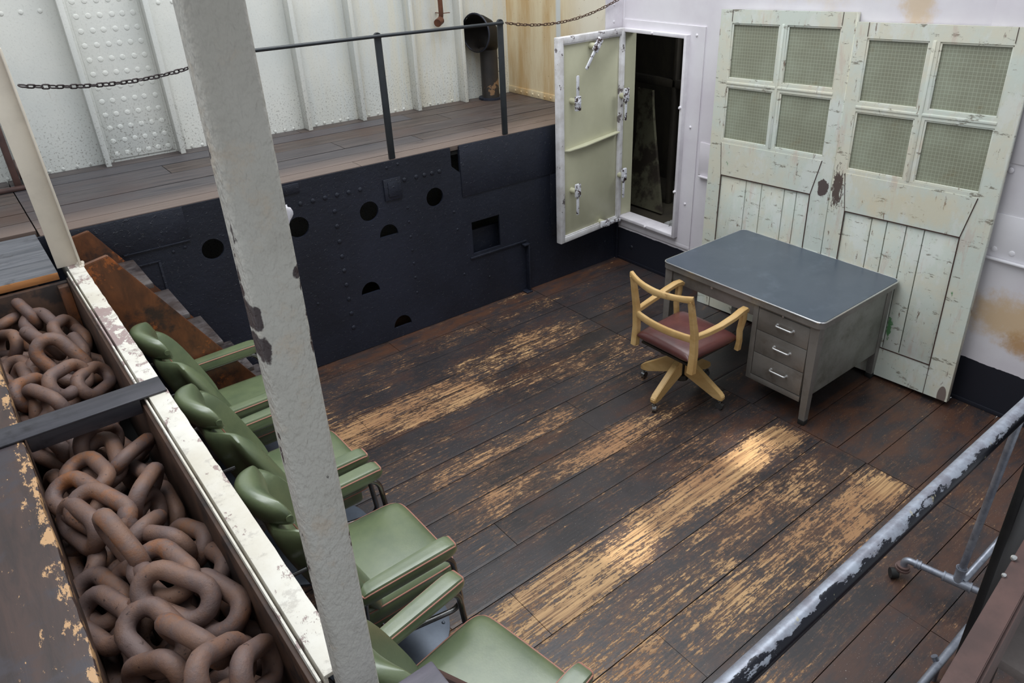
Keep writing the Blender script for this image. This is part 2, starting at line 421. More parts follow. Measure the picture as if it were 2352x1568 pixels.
LINKS=[(-4.695,-0.407,1.24,0.62,0.78,-0.08,0.72,-0.53,0.45,0.246),
(-4.612,-0.47,1.25,0.41,0.91,-0.11,0.78,-0.28,0.57,0.262),
(-4.661,-0.657,1.27,0.29,-0.88,-0.37,-0.95,-0.22,-0.23,0.246),
(-4.624,-0.811,1.24,0.24,-0.93,-0.28,-0.3,-0.34,0.89,0.253),
(-4.645,-1.106,1.28,0.39,-0.9,-0.2,-0.87,-0.29,-0.4,0.252),
(-4.606,-1.281,1.26,0.44,-0.45,-0.78,-0.05,-0.88,0.48,0.271),
(-4.616,-1.523,1.28,0.66,0.73,-0.16,0.7,-0.52,0.49,0.25),
(-4.532,-1.483,1.22,0.58,0.8,-0.16,0.73,-0.42,0.55,0.244),
(-4.77,-0.902,1.23,0.35,-0.89,0.29,-0.9,-0.24,0.35,0.241),
(-4.545,-0.522,1.17,0.39,-0.92,-0.08,-0.87,-0.34,-0.37,0.255),
(-4.537,-0.881,1.21,0.39,0.89,-0.23,0.85,-0.25,0.47,0.257),
(-4.739,-0.64,1.23,0.36,0.89,-0.28,0.35,-0.4,-0.84,0.254),
(-4.77,-1.181,1.21,0.25,-0.96,-0.12,-0.33,-0.2,0.92,0.249),
(-4.747,-1.47,1.25,0.53,0.79,-0.32,0.84,-0.44,0.33,0.253),
(-4.711,-1.616,1.26,0.42,-0.9,-0.04,-0.9,-0.42,-0.13,0.247),
(-4.533,-1.12,1.2,0.08,-1,-0.04,-0.96,-0.09,0.28,0.252),
(-4.763,-1.557,1.21,0.26,-0.96,0.04,-0.44,-0.09,0.89,0.251),
(-4.695,-1.131,1.17,0.34,0.87,-0.35,0.88,-0.43,-0.2,0.256),
(-4.678,-0.57,1.19,0.37,0.93,0.04,0.92,-0.36,-0.16,0.239),
(-4.498,-0.904,1.15,0.11,-0.99,0.08,-0.96,-0.08,0.28,0.243),
(-4.77,-1.504,1.19,0.09,-0.98,0.16,-0.93,-0.02,0.36,0.247),
(-4.77,-1.229,1.19,0.03,-1,0,-0.86,-0.03,0.51,0.244),
(-4.535,-0.526,1.13,0.2,-0.93,-0.32,-0.43,-0.38,0.82,0.253),
(-4.742,-0.977,1.17,-0.38,-0.86,0.33,0.34,0.2,0.92,0.242),
(-4.742,-1.905,1.23,0.26,-0.96,0.12,-0.95,-0.28,-0.14,0.252),
(-4.707,-1.982,1.21,-0.05,-1,0,-0.81,0.04,0.58,0.258),
(-4.609,-2,1.24,0.61,0.66,-0.44,0.77,-0.63,0.12,0.251),
(-4.628,-2.128,1.24,-0.08,-0.97,-0.24,-0.29,-0.2,0.93,0.255),
(-4.542,-2.152,1.23,0.64,0.74,-0.21,0.51,-0.61,-0.6,0.242),
(-4.683,-2.224,1.27,0.18,-0.98,0,-0.28,-0.05,0.96,0.244),
(-4.731,-2.359,1.29,0.33,-0.94,-0.08,-0.35,-0.2,0.91,0.25),
(-4.687,-2.491,1.3,0.45,-0.87,-0.2,-0.33,-0.37,0.87,0.246),
(-4.746,-2.478,1.27,0.27,-0.96,-0,-0.9,-0.25,0.36,0.253),
(-4.668,-2.719,1.33,0.23,-0.82,-0.52,-0.97,-0.23,-0.06,0.251),
(-4.555,-2.439,1.27,0.48,0.85,-0.2,0.78,-0.52,-0.35,0.247),
(-4.583,-2.503,1.24,0.52,0.77,-0.36,0.85,-0.45,0.26,0.25),
(-4.611,-2.598,1.24,0.36,0.78,-0.52,0.49,-0.63,-0.61,0.25),
(-4.575,-2.704,1.25,0.49,-0.85,0.2,-0.85,-0.52,-0.11,0.253),
(-4.512,-2.674,1.19,0.29,-0.93,0.25,-0.72,-0.04,0.7,0.245),
(-4.607,-2.875,1.3,0.26,-0.96,-0.08,-0.28,-0.16,0.95,0.247),
(-4.693,-2.816,1.25,0.23,-0.89,0.39,-0.72,0.11,0.68,0.255),
(-4.604,-2.992,1.31,0.6,-0.75,-0.28,-0.39,-0.58,0.71,0.249),
(-4.538,-3.023,1.25,0.35,-0.94,-0.04,-0.44,-0.2,0.87,0.255),
(-4.501,-2.805,1.19,0.19,-0.96,0.2,-0.58,0.06,0.81,0.249),
(-4.77,-2.756,1.21,0.28,-0.96,-0,-0.41,-0.12,0.9,0.248),
(-4.77,-2.867,1.23,0.33,-0.94,0.04,-0.6,-0.18,0.78,0.249),
(-4.681,-3.056,1.27,0.28,-0.93,-0.24,-0.33,-0.33,0.89,0.25),
(-4.613,-3.161,1.3,0.35,-0.93,0.12,-0.89,-0.37,-0.25,0.252),
(-4.586,-3.318,1.33,0.61,0.53,-0.59,0.78,-0.54,0.32,0.253),
(-4.516,-3.33,1.28,0.48,0.61,-0.63,0.86,-0.48,0.18,0.252),
(-4.77,-2.954,1.15,0.1,-0.97,0.24,-0.82,0.06,0.57,0.255),
(-4.71,-3.149,1.23,0.47,-0.71,0.52,-0.87,-0.47,0.15,0.248),
(-4.77,-1.908,1.17,0.37,-0.91,0.16,-0.83,-0.4,-0.39,0.248),
(-4.77,-2.124,1.17,0.19,-0.98,0.08,-0.95,-0.16,0.26,0.252),
(-4.541,-2.182,1.15,0.29,-0.95,0.08,-0.96,-0.29,-0,0.252),
(-4.509,-2.376,1.12,0.03,-0.99,-0.16,-0.92,-0.09,0.39,0.247),
(-4.747,-2.429,1.09,0.15,-0.99,0.08,-0.87,-0.09,0.49,0.255),
(-4.77,-1.902,1.13,0.27,-0.94,0.21,-0.96,-0.24,0.15,0.243),
(-4.516,-3.006,1.13,-0,-0.91,0.41,-0.78,0.25,0.57,0.246),
(-4.77,-2.332,1.17,0.04,-1,0.08,-0.76,0.02,0.66,0.255),
(-4.77,-2.519,1.17,0,-0.99,0.16,-0.7,0.11,0.7,0.247),
(-4.535,-3.11,1.13,0.42,-0.81,0.4,-0.89,-0.46,0,0.25),
(-4.49,-3.031,1.09,0.36,-0.74,0.57,-0.71,-0.61,-0.35,0.247),
(-4.625,-2.893,1.12,0.27,-0.89,0.36,-0.94,-0.15,0.32,0.251),
(-4.548,-1.867,1.07,0.18,-0.98,0.08,-0.94,-0.15,0.29,0.242),
(-4.702,-2.516,1.12,0.14,-0.94,0.32,-0.77,0.1,0.63,0.249)]
WORLD_S = 0.55
# ------------------------------------------------------------------ camera
RW = [[0.770186,-0.637505,-0.02002],[-0.313582,-0.35114,-0.882251],[0.55541,0.685775,-0.470353]]
CAM = V((-4.6983,-4.6966,2.8531))
cd = bpy.data.cameras.new('camera'); cam = bpy.data.objects.new('camera', cd); COL.objects.link(cam)
cd.sensor_width = 36; cd.lens = 1685.17/2352*36; cd.shift_x = -(1254.85-1176)/2352; cd.shift_y = (731.22-784)/2352
cd.clip_start = .05
m3 = Matrix([RW[0], [-v for v in RW[1]], [-v for v in RW[2]]]).transposed()
cam.matrix_world = Matrix.Translation(CAM) @ m3.to_4x4()
bpy.context.scene.camera = cam

mFloor = M_floor(); mDeck = M_deck(); mDark = M_dark(); mHull = M_hull(); mCream = M_cream(); mRight = M_right()
mBlack = Mt('void_black', .9); mBlack.col(lin((14,13,12)))
mWhiteTrim = paint('white_trim_paint', (226,222,226), (206,200,206), 4, .45, (1,1,1), (120,104,96), .2, cthr=.72)
mGlass = M_glass(); mColumn = fin_column(); mBeam = M_beam(); mRust = M_rust(); mRail = M_railpipe()

# ------------------------------------------------------------------ floors made of planks
STR = [(-3.9,-2.3,-1.13,-.78,.95),(-2.5,-1.15,-.95,-.62,.62),(-3.6,-3.0,-.75,-.5,.2),(-3.5,-2.5,-2.92,-2.6,1.0),(-2.75,-1.12,-2.86,-2.6,1.0),
 (-2.3,-1.08,-3.215,-3.08,.45),(-2.6,-1.08,-3.52,-3.215,.8),(-1.5,-1.07,-3.5,-3.2,1.0),(-3.5,-2.2,-3.52,-3.0,.62),(-2.6,-1.2,-3.2,-2.86,.55),
 (-3.2,-1.6,-2.17,-1.95,.6),(-3.2,-2.0,-1.75,-1.55,.45),(-2.4,-1.1,-1.55,-1.14,.28),(-3.3,-2.6,-2.38,-2.17,.15),(-3.4,-2.6,-3.82,-3.52,.35),
 (-1.6,-1.15,-.95,-.76,.8),(-2.2,-1.5,-2.6,-2.4,.4),(-2.2,-1.5,-2.17,-2.02,.5)]
def wearfn(x, y):
    w = .36
    for x0, x1, y0, y1, a in STR:
        fx = min(1, max(0, (x-x0)/.5+.5))*min(1, max(0, (x1-x)/.2+.5)); fy = min(1, max(0, (y-y0)/.09+.5))*min(1, max(0, (y1-y)/.09+.5))
        w = max(w, .36+.34*a*fx*fy)
    if x > -1.07: w = .27+.12*max(0, min(1, (-3-y)))
    if y < -3.82: w = min(w, .3)
    w += .16*mnoise.noise((x*1.3, y*5, 2))+.10*mnoise.noise((x*4, y*14, 7))
    return w
def redfn(x, y):
    r = max(0, min(1, (y+.28)/.12))*.9
    if x > -1.1 and y < -2.7: r = max(r, .7)
    if y < -3.8: r = max(r, .6)
    if y < -3.3 and x > -1.9: r = max(r, .45)
    return max(0, r)
def planks(bm, rows, x0, x1, z, th, seed, wf, rf, step=.035, ny=.014, gap=.0022, joints=True, wmin=1.6, wmax=3.2):
    rg = random.Random(seed)
    la = [bm.verts.layers.float.get(n) or bm.verts.layers.float.new(n) for n in ('wear', 'tone', 'red')]
    for ya, yb in zip(rows[:-1], rows[1:]):
        lo, hi = min(ya, yb)+gap, max(ya, yb)-gap
        xs = [x0]
        if joints:
            c = x0+rg.uniform(.6, wmax)
            while c < x1-.5: xs.append(c); c += rg.uniform(wmin, wmax)
        xs.append(x1)
        for a, b in zip(xs[:-1], xs[1:]):
            a += gap*.6; b -= gap*.6; tone = rg.random(); dz = rg.uniform(-.0012, .0012)
            nx = max(2, int((b-a)/step)); n = max(2, int((hi-lo)/ny)); g = {}
            for i in range(nx+1):
                for j in range(n+1):
                    x = a+(b-a)*i/nx; y = lo+(hi-lo)*j/n
                    v = bm.verts.new((x, y, z+dz-(.001 if j in (0, n) else 0)))
                    v[la[0]] = wf(x, y); v[la[1]] = tone; v[la[2]] = rf(x, y); g[i, j] = v
            for i in range(nx):
                for j in range(n): bm.faces.new((g[i, j], g[i+1, j], g[i+1, j+1], g[i, j+1]))
            edge = [g[i, 0] for i in range(nx+1)]+[g[nx, j] for j in range(1, n+1)]+[g[i, n] for i in range(nx-1, -1, -1)]+[g[0, j] for j in range(n-1, 0, -1)]
            low = []
            for v in edge:
                q = bm.verts.new((v.co.x, v.co.y, z-th)); low.append(q)
                for l in la: q[l] = v[l]*.3
            for k in range(len(edge)): bm.faces.new((edge[k], low[k], low[(k+1) % len(edge)], edge[(k+1) % len(edge)]))
rowsL = [0,-.2,-.24-.23,-.76,-.95,-1.14,-1.35,-1.55,-1.74,-1.95,-2.17,-2.38,-2.6,-2.92,-3.215,-3.52,-3.822,-4.02,-4.25,-4.6,-4.9,-5.3]
rowsR = [0,-.22,-.5,-.78,-1.1,-1.4,-1.7,-2.05,-2.4,-2.75,-3.024,-3.227,-3.52,-3.822,-4.02,-4.25,-4.6,-4.9,-5.3]
bm = B(); planks(bm, rowsL, -6.2, -1.073, 0, .03, 3, wearfn, redfn); planks(bm, rowsR, -1.071, -.003, 0, .03, 5, wearfn, redfn, joints=False)
me = bpy.data.meshes.new('floor'); bmesh.ops.recalc_face_normals(bm, faces=bm.faces[:]); bm.to_mesh(me); bm.free()
struct('floor', me, mFloor, 'dark worn timber plank floor', smooth=False)
bm = B(); box(bm, -6.2, 0, -5.3, 0, -.05, -.031); struct('floor_base', bm, mBlack)
bm = B(); box(bm, -6.2, .0, .018, 1.36, -.05, -.002); struct('floor_under_deck', bm, M_wood('brown_boards_under_deck', (84,60,42), (120,88,60)))
# upper deck
bm = B(); rowsD = [.006,.15,.33,.52,.77,1.02,1.22,1.359]
wd = lambda x, y: max(0, min(1, (.36-y)/.2))*.85
planks(bm, rowsD, -4.46, -.203, 1.41, .035, 9, wd, lambda x, y: 0, .1, .05, .004, wmin=1.8, wmax=3.5)
planks(bm, [.12]+rowsD[2:], -6.2, -4.462, 1.41, .035, 10, wd, lambda x, y: 0, .1, .05, .004)
me = bpy.data.meshes.new('floor_upper'); bmesh.ops.recalc_face_normals(bm, faces=bm.faces[:]); bm.to_mesh(me); bm.free()
struct('floor_upper', me, mDeck, 'raised timber deck', smooth=False)
bm = B(); box(bm, -6.2, -.203, .019, 1.359, 1.34, 1.374); struct('floor_upper_base', bm, mBlack)

# ------------------------------------------------------------------ dark lower bulkhead with its holes
holes = [circ(-3.603, 1.093, .068), circ(-3.035, 1.092, .073), circ(-2.509, 1.077, .073), circ(-1.959, 1.057, .073)]
def half(x, z, r, w): return [(x+r*math.cos(math.radians(a))*w, z+r*.98*math.sin(math.radians(a))) for a in range(0, 181, 12)]
holes += [half(-2.376, .855, .09, .85), half(-2.585, .452, .09, .85), half(-2.355, .088, .092, .85)]
holes += [rect(-1.645, -1.37, .5, .772)]
hull_top = [(-6.2, 0), (0, 0), (0, 1.409), (-1.715, 1.40), (-1.717, 1.20), (-1.75, 1.225), (-1.79, 1.262), (-1.79, 1.405), (-6.2, 1.405)]
bm = plate(hull_top, holes, 'y', 0, .016)
rv = lambda x, z, r=.014: rivet(bm, (x, 0, z), (0, -1, 0), r*1.2, .5)
for i in range(6): rv(-2.994+i*.088, 1.25)
for x in (-2.20, -2.10, -2.03, -1.965, -1.90): rv(x, 1.245)
for z in (1.14, 1.03, .915, .80, .69, .575, .46, .34, .22): rv(-2.765, z)
for z in (1.03, .92, .80, .69, .58, .46, .33): rv(-2.2, z, .009)
for x, z in ((-3.83,1.14),(-3.76,1.15),(-3.3,1.3),(-2.33,1.36),(-2.24,1.37),(-1.35,1.35),(-1.28,1.35),(-1.8,.9),(-1.78,.75),(-3.1,.7),(-3.0,.5),(-3.3,.9),(-3.3,.75),(-1.75,.35),(-.15,.2),(-1.5,.25)): rv(x, z, .009)
box(bm, -2.375, -2.235, -.012, 0, 1.12, 1.28, .003)                 # blank cover patch
box(bm, -2.345, -2.265, -.017, -.012, 1.145, 1.255, .003)
box(bm, -1.713, -.004, -.007, 0, 1.0, 1.409, .002)                  # right lap plates
box(bm, -.82, -.004, -.005, 0, .44, .998, .002)
box(bm, -1.68, -1.1, -.012, 0, .462, .478, .003)                    # ledge under the square opening
box(bm, -1.155, -1.095, -.05, 0, .44, .455, .003)                   # end knee
box(bm, -1.112, -1.098, -.05, 0, .0, .44, .003); box(bm, -1.16, -1.095, -.07, 0, 0, .012, .002)
box(bm, -4.4, -3.72, -.007, 0, 1.195, 1.403, .002)                  # upper left lap plate
box(bm, -4.1, -3.72, -.011, 0, 1.185, 1.195, .002)
box(bm, -3.93, -3.915, -.008, 0, .5, 1.1, .002); box(bm, -4.1, -3.915, -.008, 0, 1.1, 1.11, .002)
box(bm, -3.1, -2.985, -.009, 0, 1.33, 1.395, .003)
box(bm, -.02, -.004, -.03, 0, 0, 1.4, .002)
wb = struct('wall_back_lower', bm, mDark, 'navy black riveted steel bulkhead with round and half round holes', ang=30)
bm = B(); box(bm, -6.22, -6.2, .0, 1.38, 0, 1.37); box(bm, 0.0, .02, .0, 1.38, 0, 1.4); struct('under_deck_light_block', bm, mBlack)  # black end boxes added to keep sky light out, so the holes stay dark
bm = B(); box(bm, -1.75, -1.25, .10, .12, .30, .66); struct('trim_1', bm, mDark)

# ------------------------------------------------------------------ white riveted hull side
HY = 1.36
bm = B(); box(bm, -6.2, .0, HY, HY+.02, -.05, 3.3)
for x in (-4.87, -4.37, -3.866, -3.36, -2.86, -2.352, -1.86, -1.31, -.80):
    box(bm, x, x+.012, HY-.115, HY, 1.411, 3.3, .002)
    box(bm, x-.006, x+.030, HY-.12, HY-.108, 1.411, 3.3, .003)
    box(bm, x+.012, x+.07, HY-.008, HY, 1.411, 3.3, .002)
for (xa, xb) in ((-3.795, -3.395),):
    box(bm, xa-.01, xb+.02, HY-.01, HY, 1.43, 3.3, .002)
    for i in range(6):
        for j in range(21):
            rivet(bm, (xa+.03+i*(xb-xa-.05)/5+random.uniform(-.004,.004), HY-.01, 1.465+j*.0925), (0,-1,0), .0185, .25)
for x0, x1 in ((-4.34,-3.9),(-3.3,-2.9),(-2.8,-2.39),(-2.29,-1.9),(-1.8,-1.35),(-1.25,-.83),(-4.8,-4.4)):
    n = 5
    for i in range(n): rivet(bm, (x0+.05+(x1-x0-.1)*i/(n-1), HY, 1.425), (0,-1,0), .012, .5)
    for i in range(4):
        for zz in (2.44, 2.53): rivet(bm, (x0+.06+(x1-x0-.12)*i/3, HY, zz), (0,-1,0), .015, .45)
struct('wall_back', bm, mHull, 'white riveted hull side with steel frames', ang=30)
# tan end bulkhead above the deck and its corner strip
bm = B(); box(bm, -.2, -.02, 0, HY, 1.38, 3.3)
box(bm, -.208, -.2, .004, HY, 1.412, 1.475, .002)
for i in range(14): rivet(bm, (-.208, .08+i*.09, 1.44), (-1,0,0), .012, .5)
struct('wall_right_upper', bm, mCream, 'tan stained end bulkhead above the deck')
bm = B(); box(bm, -.2, .0, -.012, -.001, 1.412, 3.3)
for i in range(12): rivet(bm, (-.11, -.012, 1.5+i*.13), (0,-1,0), .012, .5)
struct('trim_2', bm, mWhiteTrim)

# ------------------------------------------------------------------ right wall with hatch opening
def M_rw2():
    m = mRight; t = m.t
    old = m.p.inputs['Base Color'].links[0].from_socket
    s = m.sep(); nz = m.math('MULTIPLY', m.math('SUBTRACT', m.noise(14, 5, .6), .5), .02)
    z = m.math('ADD', s[2], nz)
    f = m.math('LESS_THAN', z, .318)
    m.col(m.mix(f, old, lin((28,30,40)))); return m
M_rw2()
op = rect(-.735, -.067, .452, 2.075)
bm = plate(rect(-5.3, 0, 0, 3.3), [op], 'x', 0, .02)
bmw = plate(rect(-.9, -.03, .385, 2.165), [op], 'x', -.012, .012)
me_ = bpy.data.meshes.new('t'); bmw.to_mesh(me_); bmw.free(); bm.from_mesh(me_); bpy.data.meshes.remove(me_)
box(bm, -.035, 0, -5.3, -.95, 1.02, 1.032, .003); box(bm, -.008, 0, -5.3, -.93, 1.032, 1.30, .003)
box(bm, -.008, 0, -5.3, -2.9, 1.6, 3.3, .003)
box(bm, -.012, 0, -.9, -.02, .345, .384, .003); box(bm, -.008, 0, -.03, -.012, .0, 3.3, .002)
for y in (-3.2, -3.3, -3.42, -3.55): rivet(bm, (-.008, y, 1.56), (-1,0,0), .018, .4); rivet(bm, (-.008, y-.03, 1.08), (-1,0,0), .018, .4)
for z in (.75, 1.4, 2.1): rivet(bm, (-.012, -.82, z), (-1,0,0), .012, .8)
rivet(bm, (-.0, -.2, .16), (-1,0,0), .02, .4); box(bm, -.01, 0, -5.3, -.02, 0, .03, .003)
for y, r, h in ((-1.35,.016,2.75),(-1.9,.014,2.5),(-2.25,.014,2.6)): rivet(bm, (0, y, h), (-1,0,0), r, .5)
struct('wall_right', bm, mRight, 'white painted steel bulkhead with black base', ang=30)
# raised coaming round the opening
def ringbox(bm, y0, y1, z0, z1, w, x0, x1, bev=.003):
    box(bm, x0, x1, y0, y0+w, z0, z1, bev); box(bm, x0, x1, y1-w, y1, z0, z1, bev)
    box(bm, x0, x1, y0+w, y1-w, z0, z0+w, bev); box(bm, x0, x1, y0+w, y1-w, z1-w, z1, bev)
bm = B(); ringbox(bm, -.76, -.045, .43, 2.10, .027, -.06, .1)
for y, z in ((-.74,1.55),(-.74,.85)): rivet(bm, (-.06, y, z), (-1,0,0), .014, 1.3)
rivet(bm, (-.06, -.42, .445), (-1,0,0), .014, 1.3); rivet(bm, (-.06, -.4, 2.087), (-1,0,0), .012, 1.3)
struct('trim_3', bm, mWhiteTrim, 'white hatch coaming')
mOlive = paint('pale_olive_hatch_paint', (192,190,164), (182,180,154), 2, .42, bumpy=.08)
bm = B(); box(bm, -.03, .1, -.0735, -.071, .46, 2.07); struct('trim_4', bm, mOlive)
# dark compartment behind the hatch
mComp = M_wood('grimy_compartment_plate', (40,36,30), (66,60,48), (2,2,1), .8)
bm = B(); box(bm, 1.5, 1.52, -1.6, 1.3, .2, 2.6); box(bm, .02, 1.52, -1.62, -1.6, .2, 2.6); box(bm, .02, 1.52, 1.3, 1.32, .2, 2.6)
box(bm, .02, 1.52, -1.62, 1.32, 2.6, 2.62); box(bm, .02, 1.52, -1.62, 1.32, .2, .3); box(bm, .021, .04, .0, 1.3, .3, 2.6)
struct('wall_compartment', bm, mComp)
bm = B()
for k in range(10):
    a0, a1 = k/10, (k+1)/10
mPale = M_wood('stained_pale_plate', (104,102,82), (78,74,58), (1.2,1.2,.8), .7, (52,44,36), .45)
def pan(bm, pts, th):
    n = len(pts); A = [bm.verts.new(p) for p in pts]; D = [bm.verts.new(V(p)+V(th)) for p in pts]
    bm.faces.new(A); bm.faces.new(D[::-1])
    for i in range(n): bm.faces.new((A[i], D[i], D[(i+1) % n], A[(i+1) % n]))
prev = None
for k in range(13):
    t = k/12; z = 1.42-1.1*t; x = .80-.25*t*t; yA = .56-.1*t; yB = .36-.42*t**1.6
    cur = [bm.verts.new((x, yA, z)), bm.verts.new((x, yB, z)), bm.verts.new((x+.03, yB, z)), bm.verts.new((x+.03, yA, z))]
    if prev:
        for i in range(4): bm.faces.new((prev[i], prev[(i+1) % 4], cur[(i+1) % 4], cur[i]))
    prev = cur
tag(obj('curved_panel', bm, mPale), 'curved pale stained panel standing in the dark compartment behind the hatch', 'panel')
bm = B(); box(bm, .86, .92, -.2, 1.25, 1.46, 1.54, .01); box(bm, .86, .92, .12, .17, .301, 2.598, .01); box(bm, .88, .94, -.12, -.06, .301, 2.598, .01)
tag(obj('pipework', bm, mComp), 'dim pipes and shelf deep inside the dark compartment', 'pipe')
# crumpled white cloth by the sill
bm = B(); n = 26; g = {}
for i in range(n+1):
    for j in range(n+1):
        u, v = i/n, j/n; x = .07+.36*u; y = -.76+.36*v
        h = .42+.28*(1-v)*max(0, 1-abs(u-.4)*1.4)+.06*mnoise.noise((u*5, v*5, 1))+.03*mnoise.noise((u*13, v*13, 3))
        g[i, j] = bm.verts.new((x, y, max(.302, h-.06)))
for i in range(n):
    for j in range(n): bm.faces.new((g[i, j], g[i+1, j], g[i+1, j+1], g[i, j+1]))
r = bmesh.ops.solidify(bm, geom=bm.faces[:], thickness=.008)
mCloth = Mt('dirty_white_cloth', .8); mCloth.col(mCloth.mix(mCloth.step(mCloth.noise(6,6,.6), .4, .7), lin((196,196,196)), lin((120,116,112))))
tag(obj('crumpled_cloth', bm, mCloth), 'crumpled white cloth lying just inside the hatch sill', 'cloth')

# ------------------------------------------------------------------ open hatch door with six clamps
ang = math.atan2(-.075, -.80)
D1 = Matrix.Translation((-.048, -.045, .408)) @ Matrix.Rotation(ang, 4, 'Z')   # local +x away from the hinge, +y towards the camera
d1 = bpy.data.objects.new('door_1', None); COL.objects.link(d1); d1.matrix_world = D1; WM['door_1'] = D1.copy()
d1['kind'] = 'structure'; d1['label'] = 'olive steel hatch door swung open on white hinges'
mRim = paint('scuffed_white_rim_paint', (224,222,224), (196,192,190), 8, .45, (1,1,1), (112,104,104), .3, cthr=.60, csc=9)
W_, H_ = .80, 1.695
bm = B(); box(bm, .03, W_-.03, .012, .022, .03, H_-.03, .002)
P = obj('door_panel', bm, mOlive, d1, world=False)
bm = B()
for a, b, c_, d_ in ((0,.05,0,H_),(W_-.05,W_,0,H_),(.05,W_-.05,0,.05),(.05,W_-.05,H_-.05,H_)): box(bm, a, b, -.012, .045, c_, d_, .005)
for a, b, c_, d_ in ((.05,.06,.05,H_-.05),(W_-.06,W_-.05,.05,H_-.05),(.06,W_-.06,.05,.06),(.06,W_-.06,H_-.06,H_-.05)): box(bm, a, b, .022, .038, c_, d_, .003)
obj('door_rim', bm, mRim, d1, world=False, label='scuffed white rim')
bm = B(); pan(bm, [(.065,.022,.84),(W_-.065,.022,.80),(W_-.10,.055,.80),(W_-.28,.075,.81),(.065,.065,.84)], (0,0,.008))
obj('door_stiffener', bm, mOlive, d1, world=False)
mChip = M_peel('chipped_white_over_brown', thr=.53); 
for x, z, rot in ((.42,1.60,-38),(.645,1.2,180),(.645,.45,0),(.035,1.15,0),(.035,.45,0),(.27,.062,84)):
    MM = Matrix.Translation((x, .022, z))
    bm = B(); cyl(bm, (x, .02, z), (x, .085, z), .024, 16)
    stub = obj('clamp_stub', bm, mOlive, d1, world=False)
    RR = Matrix.Translation((x, .085, z)) @ Matrix.Rotation(math.radians(rot), 4, 'Y')
    bm = B(); box(bm, -.028, .028, 0, .026, -.045, .07, .006, M=RR)
    vs = box(bm, -.0135, .0135, .004, .018, -.205, -.04, .005, M=RR)
    cyl(bm, RR @ V((0,.02,0)), RR @ V((0,.038,0)), .014, 12)
    obj('clamp_handle', bm, mChip, d1, world=False, label='clamp handle with flaking white paint')
bm = B()
for z in (.32, 1.27):
    box(bm, -.045, .03, .0, .022, z, z+.035, .004); box(bm, -.045, .03, .0, .022, z+.07, z+.105, .004); cyl(bm, (-.03,.011,z-.01), (-.03,.011,z+.115), .012, 12)
obj('hinge', bm, mRim, d1, world=False)

